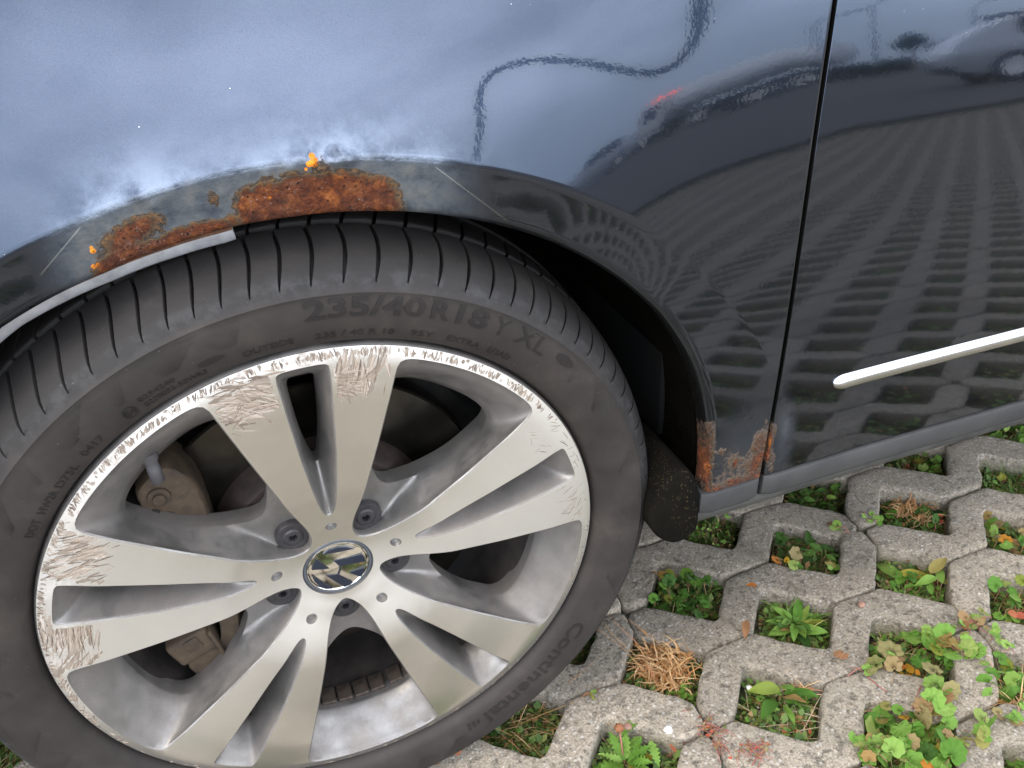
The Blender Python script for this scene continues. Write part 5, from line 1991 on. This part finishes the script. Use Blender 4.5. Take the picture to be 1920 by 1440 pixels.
p_, r_ = plant('ground_ivy', 2.5, 2, 'round yellowish green leaves in cell at the right edge, third row', seed=12)
leaves(p_, r_, ROUND, ['leaf_light', 'leaf', 'leaf_bronze'], 30, 0.0185, spread=0.85, z=(-0.022, 0.004))
leaves(p_, r_, LANCE, ['leaf'], 5, 0.04, spread=0.5, z=(-0.02, -0.004))
leaves(p_, r_, ROUND, ['leaf_yellow'], 2, 0.017, spread=0.3, at=(-0.03, -0.02), z=(-0.01, 0.0))
moss(p_, r_, 250)

p_, r_ = plant('dry_grass_patch', -1.5, 2, 'thin dry grass over moss in the cell against the foot of the tyre', 'grass patch', seed=13)
blades(p_, r_, 46, 0.060, 0.0009, 'straw', spread=0.85, lift=(0.1, 1.0), curl=(0.1, 1.0), name='dry_stalks', wig=0.08)
blades(p_, r_, 12, 0.10, 0.0010, 'straw', spread=0.6, at=(0.02, 0.01), lift=(0.3, 0.8), curl=(0.1, 0.7), name='long_stalks', wig=0.05)
blades(p_, r_, 120, 0.018, 0.0011, 'blade', spread=0.9)
leaves(p_, r_, OVAL, ['leaf', 'leaf_bronze', 'leaf_light'], 24, 0.009, spread=0.85, z=(-0.03, -0.018), tilt=0.6)
moss(p_, r_, 1200, spread=0.98)

p_, r_ = plant('moss_patch', -1.0, 1, 'dark mossy cell half hidden behind the foot of the tyre', 'moss', seed=14)
blades(p_, r_, 60, 0.022, 0.0011, 'blade', spread=0.85)
leaves(p_, r_, ROUND, ['leaf_dark'], 8, 0.011, spread=0.7, z=(-0.028, -0.014))
moss(p_, r_, 500)

p_, r_ = plant('dandelion', -1, 3, 'dandelion with toothed leaves and one red bud on a stalk', seed=15)
leaves(p_, r_, TOOTH, ['leaf', 'leaf_light'], 14, 0.046, spread=0.9, z=(-0.024, -0.008), tilt=0.25, centre=(-0.004, 0.008), stem=None)
leaves(p_, r_, TOOTH, ['leaf_light'], 4, 0.036, spread=0.4, at=(0.030, 0.022), z=(-0.012, 0.002), tilt=0.3)
leaves(p_, r_, OVAL, ['leaf_red'], 3, 0.013, spread=0.2, at=(0.052, 0.004), z=(-0.02, -0.006))
blades(p_, r_, 50, 0.035, 0.0011, 'blade')
moss(p_, r_, 600)
mb = MB()
mb.tube([(-0.004, 0.008, -0.03), (-0.002, 0.022, -0.006), (-0.001, 0.030, 0.014)], [0.0011, 0.0010, 0.0009], 6, 0)
obj('flower_stalk', mb.mesh('flower_stalk', M['stem_red']), p_)
mb = MB()
V = []
for k in range(14):
    a = 6.283 * k / 14
    for q in range(5):
        t = q / 4
        rr = 0.0056 * math.sin(math.pi * (0.18 + 0.72 * t)) * (1 + 0.16 * math.cos(7 * a))
        V.append((-0.001 + rr * math.cos(a), 0.031 + rr * math.sin(a), 0.012 + 0.010 * t))
mb.add(V, grid_faces(14, 5, wrap_n=True))
mb.add([V[k * 5 + 4] for k in range(14)], [tuple(range(14))])
obj('flower_bud', mb.mesh('flower_bud', M['leaf_red']), p_)

p_, r_ = plant('plantain', 0, 3, 'plantain with wide strap leaves over dry twigs and pebbles, nearest row', seed=16)
leaves(p_, r_, LANCE, ['leaf_light', 'leaf'], 6, 0.050, spread=0.9, z=(-0.018, 0.0), tilt=0.25, centre=(0.012, 0.012), stem=None)
leaves(p_, r_, BROAD, ['leaf_light'], 3, 0.030, spread=0.5, at=(0.0, 0.012), z=(-0.016, 0.0), tilt=0.3)
leaves(p_, r_, ROUND, ['leaf', 'leaf_light'], 10, 0.011, spread=0.8, z=(-0.028, -0.016))
leaves(p_, r_, OVAL, ['leaf_bronze', 'leaf_red'], 8, 0.009, spread=0.5, at=(0.01, -0.03), z=(-0.03, -0.022))
blades(p_, r_, 26, 0.075, 0.0011, 'twig', spread=0.7, lift=(-0.05, 0.5), curl=(0, 0.6), name='dry_twigs', at=(0.0, -0.005), wig=0.1)
blades(p_, r_, 30, 0.03, 0.0016, 'straw', at=(0.04, 0.012), spread=0.2, name='dry_blades', z=-0.02)
blades(p_, r_, 50, 0.02, 0.0010, 'blade', spread=0.9)
mb = MB()
for _ in range(90):
    u, v = in_cell(r_, 0.75)
    v -= 0.012
    s = r_.uniform(0.0012, 0.0034)
    bm = bmesh.new()
    bmesh.ops.create_icosphere(bm, subdivisions=1, radius=s)
    bm.verts.index_update()
    mb.add([(u + q.co.x * r_.uniform(.7, 1.2), v + q.co.y * r_.uniform(.7, 1.2), -0.031 + q.co.z * 0.7) for q in bm.verts], [[q.index for q in f.verts] for f in bm.faces])
    bm.free()
obj('pebbles', mb.mesh('pebbles', M['pebble']), p_, kind='stuff')
moss(p_, r_, 350)

p_, r_ = plant('ground_ivy', 1, 3, 'light green scalloped ground ivy trailing over the paver, with small orange leaves', seed=17)
leaves(p_, r_, ROUND, ['leaf_light', 'leaf'], 26, 0.0215, at=(0.026, 0.0), spread=0.62, z=(-0.016, 0.008))
leaves(p_, r_, ROUND, ['leaf_light'], 12, 0.020, region=(0.046, -0.030, 0.010, 0.016), z=(0.002, 0.012))
leaves(p_, r_, ROUND, ['leaf_light', 'leaf_bronze'], 11, 0.022, region=(-0.052, -0.006, 0.016, 0.008), z=(0.003, 0.011))
leaves(p_, r_, ROUND, ['leaf_bronze'], 1, 0.034, region=(-0.050, -0.026, 0.001, 0.001), z=(0.006, 0.008), tilt=0.1)
leaves(p_, r_, ROUND, ['leaf_bronze'], 1, 0.026, region=(-0.038, -0.012, 0.001, 0.001), z=(0.010, 0.012), tilt=0.1)
leaves(p_, r_, OVAL, ['leaf_yellow'], 6, 0.016, spread=0.3, at=(-0.022, -0.020), z=(-0.020, -0.006))
leaves(p_, r_, BROAD, ['leaf_dark', 'leaf'], 7, 0.022, spread=0.3, at=(-0.025, 0.020), z=(-0.022, -0.008))
blades(p_, r_, 40, 0.045, 0.0008, 'straw', spread=0.85, lift=(0, 0.6), name='dry_stalks')
runners(p_, r_, [[(-0.10, -0.004, 0.002), (-0.085, -0.001, 0.004), (-0.06, -0.004, 0.006), (-0.035, -0.002, 0.004), (-0.01, 0.006, -0.01)], [(0.02, 0.0, -0.01), (0.04, -0.02, 0.005), (0.05, -0.045, 0.003)]])
moss(p_, r_, 350)

p_, r_ = plant('ground_ivy', 2, 3, 'round light leaves with one bright red leaf at the right edge', seed=18)
leaves(p_, r_, ROUND, ['leaf_light', 'leaf'], 26, 0.0195, spread=0.85, z=(-0.02, 0.004))
leaves(p_, r_, OVAL, ['leaf_red'], 2, 0.026, spread=0.2, at=(-0.030, -0.005), z=(-0.008, -0.002), tilt=0.25)
blades(p_, r_, 30, 0.045, 0.0009, 'straw', name='dry_stalks')
moss(p_, r_, 300)

p_, r_ = plant('ground_ivy', 0.5, 4, 'lush big scalloped ground ivy at the bottom edge, the largest leaves of all', seed=19)
leaves(p_, r_, ROUND, ['leaf_light', 'leaf'], 52, 0.0235, spread=0.95, z=(-0.02, 0.010))
leaves(p_, r_, ROUND, ['leaf_light', 'leaf_bronze'], 20, 0.023, region=(0.052, 0.022, 0.018, 0.014), z=(0.003, 0.014))
leaves(p_, r_, ROUND, ['leaf_light'], 14, 0.017, region=(-0.044, 0.016, 0.012, 0.014), z=(-0.004, 0.010))
leaves(p_, r_, ROUND, ['leaf', 'leaf_dark'], 10, 0.020, spread=0.6, at=(0.02, -0.03), z=(-0.02, 0.0))
leaves(p_, r_, ROUND, ['leaf_bronze', 'leaf_yellow'], 4, 0.018, spread=0.7, z=(-0.004, 0.010))
blades(p_, r_, 60, 0.05, 0.0008, 'straw', spread=0.85, lift=(0, 0.6), name='dry_stalks')
runners(p_, r_, [[(0.03, 0.03, 0.004), (0.06, 0.05, 0.005), (0.085, 0.045, 0.003)], [(0.02, 0.06, 0.004), (0.015, 0.085, 0.004), (0.03, 0.10, 0.003)], [(-0.06, -0.03, 0.003), (-0.09, -0.045, 0.003), (-0.11, -0.04, 0.002)]])
moss(p_, r_, 400)

p_, r_ = plant('ground_ivy', 1.5, 4, 'light round leaves mixed with dried grass at right edge of the nearest rows', seed=20)
leaves(p_, r_, ROUND, ['leaf_light', 'leaf'], 26, 0.0205, spread=0.9, at=(-0.02, 0.01), z=(-0.018, 0.006))
blades(p_, r_, 70, 0.045, 0.0018, 'straw', at=(-0.035, -0.005), spread=0.4, name='dry_blades', z=-0.02)
leaves(p_, r_, ROUND, ['leaf_bronze', 'leaf_light'], 6, 0.017, region=(-0.075, -0.022, 0.012, 0.006), z=(0.002, 0.008))
moss(p_, r_, 300)

p_, r_ = plant('ground_ivy', 1, 5, 'small cluster of round leaves in the bottom right corner cell', seed=21)
leaves(p_, r_, ROUND, ['leaf_light', 'leaf'], 22, 0.019, spread=0.85, at=(-0.02, 0.01), z=(-0.02, 0.004))
leaves(p_, r_, ROUND, ['leaf_light'], 9, 0.020, region=(-0.030, 0.074, 0.012, 0.007), z=(0.003, 0.009))
moss(p_, r_, 200)

p_, r_ = plant('moss_patch', -0.5, 4, 'reddish low weed and moss in the cell at the bottom edge', 'moss', seed=22)
leaves(p_, r_, OVAL, ['leaf_red', 'leaf_bronze', 'leaf'], 40, 0.010, spread=0.9, z=(-0.028, -0.008), tilt=0.6)
blades(p_, r_, 40, 0.03, 0.0011, 'blade')
moss(p_, r_, 400)

p_, r_ = plant('grass_patch', -4.0, 1, 'green grass and soil in the cell at the lower left corner behind the tyre', 'grass patch', seed=23)
blades(p_, r_, 120, 0.04, 0.0018, 'blade', spread=0.95, lift=(0.3, 1.2))
blades(p_, r_, 30, 0.045, 0.0012, 'straw', spread=0.9, name='dry_stalks')
moss(p_, r_, 500)
p_, r_ = plant('grass_patch', -4.5, 0, 'sparse brownish grass in the cell left of the tyre foot', 'grass patch', seed=24)
blades(p_, r_, 80, 0.035, 0.0015, 'blade', spread=0.95)
blades(p_, r_, 40, 0.04, 0.0013, 'straw', spread=0.9, name='dry_stalks')
moss(p_, r_, 400)
p_, r_ = plant('grass_patch', -2.0, 3, 'low moss and grass in the cell at the lower edge under the tyre', 'grass patch', seed=25)
blades(p_, r_, 80, 0.03, 0.0012, 'blade')
moss(p_, r_, 400)


# everything that grows in the cells farther out
mb = MB()
r_ = np.random.default_rng(99)
near_cells = {(0, 1), (1, 1), (2, 1), (3, 1), (.5, 0), (1.5, 0), (2.5, 0), (3.5, 0), (-.5, 2), (.5, 2), (1.5, 2), (2.5, 2), (-1.5, 2), (-1, 1), (-1, 3), (0, 3), (1, 3), (2, 3), (.5, 4), (1.5, 4), (1, 5), (-.5, 4), (-4, 1), (-4.5, 0), (-2, 3)}
for j in range(-3, 42):
    for i2 in range(-16, 46):
        i = i2 / 2
        if (j % 2 == 1) != (i2 % 2 == 0) or (i, j) in near_cells:
            continue
        c = lat(i, j)
        if not (-1.6 < c.x < 7.5 and -4.2 < c.y < 0.5):
            continue
        for _ in range(int(r_.uniform(26, 64))):
            u, v = in_cell(r_, 0.9)
            a, s_ = r_.uniform(0, 6.28), r_.uniform(0.005, 0.014)
            d, e = Vector((math.cos(a), math.sin(a), r_.uniform(-0.3, 0.5))) * s_, Vector((-math.sin(a), math.cos(a), 0)) * s_ * r_.uniform(0.2, 0.5)
            b = c + Vector((u, v, -0.03 + r_.uniform(0, 0.024)))
            mb.add([b, b + d * 0.5 + e, b + d, b + d * 0.5 - e], [(0, 1, 2, 3)])
o = obj('ground_cover', mb.mesh('ground_cover', M['cover']), kind='stuff')
o['label'], o['category'] = 'low weeds in the cells of the paving farther from the car', 'ground cover'


def joint_weed(i, j, label, seed, mats, n, size, sx_, sy_, lib=ROUND):
    c = lat(i, j)
    o = empty('joint_weed', label, 'weed', (c.x, c.y, 0.0), (0, 0, LANG), 'weeds in the joints')
    r = np.random.default_rng(seed)
    leaves(o, r, lib, mats, n, size, region=(0, 0, sx_, sy_), z=(0.001, 0.007), tilt=0.35, stem='stem_red')
    return o


joint_weed(1.5, 3, 'bronze and green weed on the four way joint left of the red leaf', 31, ['leaf_bronze', 'leaf_light', 'leaf_brown'], 16, 0.014, 0.014, 0.006)
joint_weed(1.55, 3.3, 'light green creeping leaves below the bronze joint weed', 32, ['leaf_light'], 9, 0.013, 0.005, 0.012)
joint_weed(-0.5, 3.05, 'coral red small leaved weed along the joint at the bottom edge', 33, ['leaf_red', 'leaf_bronze', 'leaf_brown'], 34, 0.0062, 0.006, 0.020, OVAL)
joint_weed(-0.35, 3.45, 'coral red seedling cluster on the paver by the bottom edge', 37, ['leaf_red', 'leaf_bronze', 'leaf_brown'], 30, 0.0062, 0.012, 0.006, OVAL)
joint_weed(1.62, 0.93, 'two small green leaves on the joint below the door sill', 34, ['leaf_light', 'leaf'], 5, 0.0125, 0.006, 0.004)
joint_weed(1.35, 0.85, 'small green leaves at the cell corner left of the two leaf joint weed', 35, ['leaf', 'leaf_light'], 6, 0.012, 0.005, 0.006)
joint_weed(-1.0, 2.05, 'tiny grass sprig in the joint right of the tyre foot', 36, ['leaf', 'leaf_brown'], 3, 0.018, 0.006, 0.004, LANCE)

# loose bits lying about
def loose(name, label, cat, i, j, me, rot, s, z=0.004):
    c = lat(i, j)
    o = obj(name, me, None, (c.x, c.y, z), rot, (s, s, s))
    o['label'], o['category'] = label, cat
    return o


loose('dead_leaf', 'curled reddish brown dead leaf on the paver at the foot of the tyre', 'leaf', -1.92, 2.27, OVAL['leaf_red'][1], (0.7, 0.3, 0.2), 0.024, 0.010)
loose('dead_leaf', 'pale brown dead leaf beside the reddish one by the tyre', 'leaf', -2.02, 2.25, OVAL['leaf_brown'][0], (0.5, -0.4, 0.9), 0.020, 0.008)
loose('dead_leaf', 'brown crumpled leaf on the paver left of the trailing ivy', 'leaf', 0.58, 2.75, ROUND['leaf_brown'][2], (0.1, 0.1, 1.9), 0.016, 0.004)
loose('dead_leaf', 'small orange leaf at the upper corner of the middle rosette', 'leaf', 0.42, 1.40, OVAL['leaf_yellow'][2], (0.4, 0.1, 1.4), 0.016, 0.006)
loose('dead_leaf', 'tan leaf scrap at the left corner of the middle rosette', 'leaf', 0.18, 1.86, LANCE['leaf_brown'][2], (0.1, 0.1, 2.4), 0.03, 0.005)
bm = bmesh.new()
bmesh.ops.create_icosphere(bm, subdivisions=2, radius=1.0)
for v in bm.verts:
    v.co = v.co * (1 + 0.18 * math.sin(5 * v.co.x + 3 * v.co.y) + 0.1 * math.sin(7 * v.co.z))
    v.co.z *= 0.6
PM = bpy.data.meshes.new('pebble')
bm.to_mesh(PM)
bm.free()
PM.materials.append(M['white_stone'])
PM.polygons.foreach_set('use_smooth', np.full(len(PM.polygons), True))
loose('pebble', 'white pebble on the paver above the plantain cell', 'pebble', -0.12, 2.72, PM, (0, 0, 0.5), 0.0032, 0.003)
PM2 = PM.copy()
PM2.materials[0] = plain('paper scrap white', (0.75, 0.76, 0.80), 0.7)
loose('paper_scrap', 'tiny white scrap on the paver right of the red bud', 'scrap', -0.72, 2.83, PM2, (0, 0, 1.1), 0.0050, 0.001)
PM3 = PM.copy()
PM3.materials[0] = plain('brown pebble', (0.24, 0.13, 0.09), 0.7)
loose('pebble', 'brown nut sized pebble on the paver right of the middle rosette', 'pebble', 0.96, 2.20, PM3, (0, 0, 0.2), 0.0048, 0.003)
loose('pebble', 'dark brown pebble beside the red dandelion bud', 'pebble', -0.93, 2.62, PM3, (0, 0, 1.2), 0.0050, 0.003)

# ------------------------------------------------------------------ across the yard: what the bodywork mirrors
M['white_paint'] = plain('white lorry paint', (0.72, 0.72, 0.70), 0.4, 0, 0.06, 2)
M['silver_car'] = plain('silver car paint', (0.50, 0.51, 0.52), 0.25, 0.2, 0.05, 5, Coat_Weight=1.0)
M['tank'] = plain('pale tank paint', (0.82, 0.81, 0.78), 0.4, 0.0, 0.08, 2)
M['dark_glass'] = plain('dark vehicle glass', (0.012, 0.014, 0.016), 0.05)
M['chassis'] = plain('dark chassis', (0.02, 0.02, 0.022), 0.7)
M['pole'] = plain('galvanised pole', (0.22, 0.22, 0.22), 0.5, 0.5)
M['wall_grey'] = plain('grey cladding', (0.20, 0.22, 0.25), 0.6)
M['hose'] = plain('black made-up tube', (0.012, 0.014, 0.018), 0.6)
lamp = NT('lit rear light')
lamp.set(Base_Color=(0.6, 0.03, 0.01), Emission_Color=(1.0, 0.10, 0.02), Emission_Strength=9.0)
M['lamp'] = lamp.m


def wheel_round(name, parent, loc, r, w, rot=0):
    mb_ = MB().lathe([(r * 0.6, -w / 2 + 0.02), (r * 0.94, -w / 2), (r, -w / 2 + 0.04), (r, w / 2 - 0.04), (r * 0.94, w / 2), (r * 0.6, w / 2 - 0.02)], 24, 0)
    mb_.lathe([(0.001, -w / 2 + 0.05), (r * 0.25, -w / 2 + 0.03), (r * 0.6, -w / 2 + 0.02)], 24, 1)
    mb_.lathe([(0.001, w / 2 - 0.05), (r * 0.25, w / 2 - 0.03), (r * 0.6, w / 2 - 0.02)], 24, 1)
    me = bpy.data.meshes.get(f'{name}_{r}') or mb_.mesh(f'{name}_{r}', [M['chassis'], M['tank']])
    return obj('wheel', me, parent, loc, (0, 0, rot))


def yaw_to_viewer(az, turn):
    return -math.radians(90 - 0) + 0


# tanker lorry (length along local x, near side -y)
lo_p = Vector((0.4 + 58 * math.sin(math.radians(35.4)), -58 * math.cos(math.radians(35.4)), -0.06))
lorry = empty('tanker_lorry', 'white tanker lorry with dark cab windows parked far across the yard', 'lorry', lo_p, (0, 0, math.radians(35 + 38)))
mb = MB().box((-2.9, 0, 1.75), (1.9, 2.3, 2.3), 0, None, 0.12)
obj('cab', mb.mesh('cab', M['white_paint']), lorry)
for sgn in (-1, 1):
    mb = MB().box((-2.95, sgn * 1.155, 2.15), (1.1, 0.03, 0.8), 0, None, 0.01)
    obj('side_window', mb.mesh('side_window', M['dark_glass']), lorry)
mb = MB().box((-3.86, 0, 2.15), (0.04, 2.0, 0.9), 0, None, 0.01)
obj('windscreen', mb.mesh('windscreen', M['dark_glass']), lorry)
mb = MB()
V = []
for k in range(25):
    t = k / 24
    for q in range(24):
        a = 6.2832 * q / 24
        s = 1.0 if 0 < k < 24 else 0.86
        V.append((-1.7 + 5.6 * t, 1.15 * s * math.cos(a), 2.25 + 0.95 * s * math.sin(a)))
mb.add(V, grid_faces(25, 24) + [(k * 24 + 23, k * 24, (k + 1) * 24, (k + 1) * 24 + 23) for k in range(24)] + [tuple(range(24)), tuple(600 - 24 + q for q in range(24))])
obj('tank', fix_normals(mb.mesh('tank', M['tank'])), lorry)
mb = MB().box((0.2, 0, 0.95), (7.4, 1.9, 0.35)).box((1.2, 0, 0.62), (1.6, 2.1, 0.4))
obj('chassis', mb.mesh('chassis', M['chassis']), lorry)
for x in (-3.0, 0.2, 2.2, 3.2):
    for sgn in (-1, 1):
        wheel_round('lorry_wheel', lorry, (x, sgn * 1.0, 0.5), 0.5, 0.32)
mb = MB()
for q in range(7):
    mb.box((-2.9, -0.95 + 0.32 * q, 2.98), (0.25, 0.22, 0.14), 0, None, 0.02)
obj('light_bar', mb.mesh('light_bar', M['lamp']), lorry)


def car_body(me_name):
    """simple estate car, length along local x"""
    sec = [(-2.15, 0.42, 0.62, 0.62), (-2.05, 0.30, 0.80, 0.80), (-1.4, 0.24, 0.90, 0.92), (-0.85, 0.22, 0.95, 0.97), (-0.1, 0.22, 0.98, 1.40), (0.5, 0.22, 0.98, 1.47), (1.2, 0.22, 0.99, 1.43), (1.75, 0.25, 0.98, 1.22), (2.1, 0.34, 0.95, 0.99), (2.2, 0.45, 0.80, 0.82)]
    V, I = [], []
    for x, zb, zw, zt in sec:
        wid = 0.87 - 0.10 * (abs(x) / 2.2) ** 4
        tw = wid - 0.42 * max(0, zt - zw)
        V += [(x, -wid * 0.92, zb), (x, -wid, zb + 0.2), (x, -wid, zw - 0.1), (x, -wid * 0.97, zw), (x, -tw, (zw + zt) / 2 + 0.02), (x, -tw * 0.93, zt - 0.03), (x, -tw * 0.6, zt),
              (x, tw * 0.6, zt), (x, tw * 0.93, zt - 0.03), (x, tw, (zw + zt) / 2 + 0.02), (x, wid * 0.97, zw), (x, wid, zw - 0.1), (x, wid, zb + 0.2), (x, wid * 0.92, zb)]
    F = grid_faces(len(sec), 14) + [tuple(range(14)), tuple((len(sec) - 1) * 14 + q for q in range(14))]
    return fix_normals(mesh(me_name, V, F, M['silver_car']))


def estate(label, loc, rot):
    c = empty('parked_car', label, 'car', loc, (0, 0, rot))
    obj('body', bpy.data.meshes.get('estate_body') or car_body('estate_body'), c)
    for sgn in (-1, 1):
        for x0, x1, a in ((-0.55, 0.28, 0), (0.36, 1.25, 1)):
            P = [(x0 - (0.30 if a == 0 else 0), 1.0), (x1, 1.0), (x1, 1.36), (x0 + 0.25 if a == 0 else x0, 1.36)]
            V = [(x, sgn * (0.872 - 0.42 * (z - 0.98) * 0.92), z) for x, z in P] + [(x, sgn * (0.85 - 0.42 * (z - 0.98) * 0.92), z) for x, z in P]
            obj('side_window', fix_normals(mesh('side_window', V, [(0, 1, 2, 3), (7, 6, 5, 4), (0, 4, 5, 1), (1, 5, 6, 2), (2, 6, 7, 3), (3, 7, 4, 0)], M['dark_glass'], smooth=False)), c)
        for x in (-1.35, 1.35):
            wheel_round('estate_wheel', c, (x, sgn * 0.80, 0.32), 0.32, 0.22)
        mb_ = MB().box((-1.98, sgn * 0.58, 0.70), (0.24, 0.34, 0.14), 0, (0, 0, sgn * -0.25), 0.03)
        obj('headlight', mb_.mesh('headlight', M['white_paint']), c)
    mb_ = MB().box((-0.52, 0, 1.17), (0.03, 1.34, 0.52), 0, (0, 0.98, 0), 0.01)
    obj('windscreen', mb_.mesh('windscreen', M['dark_glass']), c)
    mb_ = MB().box((-2.12, 0, 0.50), (0.12, 1.2, 0.16), 0, None, 0.02)
    obj('grille', mb_.mesh('grille', M['chassis']), c)
    return c


az = math.radians(50.5)
estate('silver parked car facing the dark blue car from across the paved yard', (0.6 + 16.5 * math.sin(az), -16.5 * math.cos(az), -0.02), math.radians(180 + 50 - 22))
az = math.radians(29.0)
estate('silver parked car beside the far tanker lorry', (0.4 + 44 * math.sin(az), -44 * math.cos(az), -0.045), math.radians(20))


def tree(name, label, loc, h, crown_r, trunk_h, seed, leafmat, squash=0.7, n=1500):
    t = empty(name, label, 'tree', loc)
    r = np.random.default_rng(seed)
    mb_ = MB()
    mb_.tube([(0, 0, 0), (0.03, 0.02, trunk_h * 0.5), (0, 0.04, trunk_h), (0.05, 0, trunk_h + crown_r * 0.8)], [0.16, 0.12, 0.10, 0.04], 8)
    for k in range(7):
        a = r.uniform(0, 6.28)
        mb_.tube([(0, 0, trunk_h), (math.cos(a) * crown_r * 0.4, math.sin(a) * crown_r * 0.4, trunk_h + crown_r * 0.4), (math.cos(a) * crown_r * 0.75, math.sin(a) * crown_r * 0.75, trunk_h + crown_r * r.uniform(0.4, 0.9))], [0.06, 0.04, 0.015], 5)
    obj('trunk', mb_.mesh('trunk', M['twig']), t)
    mc = MB()
    cl = r.normal(0, 1, (26, 3))
    cl /= np.linalg.norm(cl, axis=1)[:, None]
    cl = cl * r.uniform(0.35, 0.95, (26, 1)) * crown_r * [1, 1, squash] + [0, 0, trunk_h + crown_r * squash]
    for k in range(n):
        c = cl[r.integers(26)] + r.normal(0, crown_r * 0.16, 3)
        a, b = r.normal(0, 1, 3), r.normal(0, 1, 3)
        a /= np.linalg.norm(a); b -= a * (a @ b); b /= np.linalg.norm(b)
        s = r.uniform(0.07, 0.16)
        mc.add([c - a * s, c + b * s * 0.6, c + a * s, c - b * s * 0.6], [(0, 1, 2, 3)])
    obj('crown', mc.mesh('crown', M[leafmat]), t, kind='stuff')
    return t


M['foliage'] = make_strand('tree foliage', [(0.0, (0.02, 0.045, 0.010)), (1.0, (0.07, 0.11, 0.025))], 0.2)
M['foliage_red'] = make_strand('copper foliage', [(0.0, (0.10, 0.035, 0.025)), (1.0, (0.17, 0.07, 0.045))], 0.2)


def at(az_, d, z=-0.06):
    a = math.radians(az_)
    return (0.5 + d * math.sin(a), -d * math.cos(a), z)


tree('round_tree', 'small round crowned green tree on a thin trunk beyond the yard', at(41.9, 62), 3.8, 1.05, 1.7, 41, 'foliage')
tree('copper_shrub', 'copper red shrub to the right of the round tree', at(44.0, 60), 2.4, 1.6, 0.3, 42, 'foliage_red', 0.6, 1800)
tree('copper_shrub', 'copper red shrub beside the silver car across the yard', at(46.3, 58), 2.4, 1.5, 0.3, 43, 'foliage_red', 0.6, 1800)
for k, a in enumerate((38.7, 39.6, 40.5, 41.3)):
    lab = ['low green bush next to the tanker lorry', 'second low green bush from the tanker lorry', 'third low green bush from the tanker lorry', 'low green bush at the foot of the round tree'][k]
    tree('green_bush', lab, at(a, 60 + k), 1.4, 0.85, 0.1, 50 + k, 'foliage', 0.6, 900)
for k, a in enumerate((31.2, 32.1, 33.0)):
    lab = ['dark bush left of the tanker lorry, nearest the second silver car', 'dark bush in the middle between silver car and tanker lorry', 'dark bush touching the end of the tanker lorry'][k]
    tree('green_bush', lab, at(a, 63 + k), 1.6, 0.95, 0.1, 60 + k, 'foliage', 0.6, 900)


def lamp_post(label, loc, h, arm):
    t = empty('lamp_post', label, 'lamp post', loc, (0, 0, math.radians(40)), 'lamp posts along the road')
    mb_ = MB().tube([(0, 0, 0), (0, 0, h * 0.5), (0, 0, h), (arm * 0.3, 0, h + 0.5), (arm, 0, h + 0.7)], [0.10, 0.09, 0.07, 0.06, 0.05], 10)
    obj('post', mb_.mesh('post', M['pole']), t)
    mb_ = MB().box((arm + 0.25, 0, h + 0.69), (0.6, 0.22, 0.12), 0, None, 0.03)
    obj('lamp_head', mb_.mesh('lamp_head', M['wall_grey']), t)


lamp_post('tall lamp post with curved arm just right of the tanker lorry', at(37.75, 55), 5.0, 1.6)
lamp_post('tall lamp post with curved arm behind the low green bushes', at(39.95, 50), 5.4, 2.6)
lamp_post('tall lamp post farthest right beside the grey building', at(45.0, 60), 4.5, 1.0)
b = empty('grey_building', 'low grey industrial building with a row of windows far behind the silver car', 'building', at(50.5, 88), (0, 0, math.radians(48)))
mb = MB().box((0, 0, 2.3), (15, 9, 4.6), 0, None, 0.05)
obj('wall', mb.mesh('wall', M['wall_grey']), b)
mb = MB().box((0, 0, 4.72), (15.4, 9.4, 0.24), 0, None, 0.04)
obj('roof', mb.mesh('roof', M['chassis']), b)
for k in range(7):
    mb = MB().box((0, 0, 0), (1.5, 0.12, 0.8), 0, None, 0.02)
    me = bpy.data.meshes.get('building_window') or mb.mesh('building_window', M['dark_glass'])
    obj('window', me, b, (-6.3 + 2.1 * k, 4.5, 3.1))
    obj('window', me, b, (-6.3 + 2.1 * k, -4.5, 3.1))

# made-up black tube, shaped so the fender mirrors it as a dark squiggle
HP = [[5.19, -14.0, 1.9], [5.23, -14.0, 2.31], [5.17, -14.0, 2.93], [5.23, -14.0, 3.25], [5.48, -14.0, 3.47], [5.98, -14.0, 3.45], [6.73, -14.0, 3.23], [7.55, -14.0, 2.86], [8.33, -14.0, 2.42], [9.07, -14.0, 2.01], [9.46, -14.0, 1.96], [9.68, -14.0, 2.21], [9.74, -14.0, 2.64], [9.64, -14.0, 3.23]]
pts_ = catmull(np.array([[HP[0][0] - 0.02, -14, -0.05]] + HP + [[HP[-1][0] - 0.1, -14, 4.2], [HP[-1][0] - 0.2, -14, 7.0], [HP[-1][0] + 3.0, -15, 9.0], [HP[-1][0] + 16.0, -20, 9.4]]), 6)[:-6 - 5]
mb = MB().tube([tuple(q) for q in pts_], [0.060 + 0.025 * min(1, max(0, k - 50) / 30) for k in range(len(pts_))], 10)
o = obj('black_hose', mb.mesh('black_hose', M['hose']))
o['label'], o['category'] = 'made-up black tube across the yard, bent to mirror as the dark squiggle in the fender', 'hose'
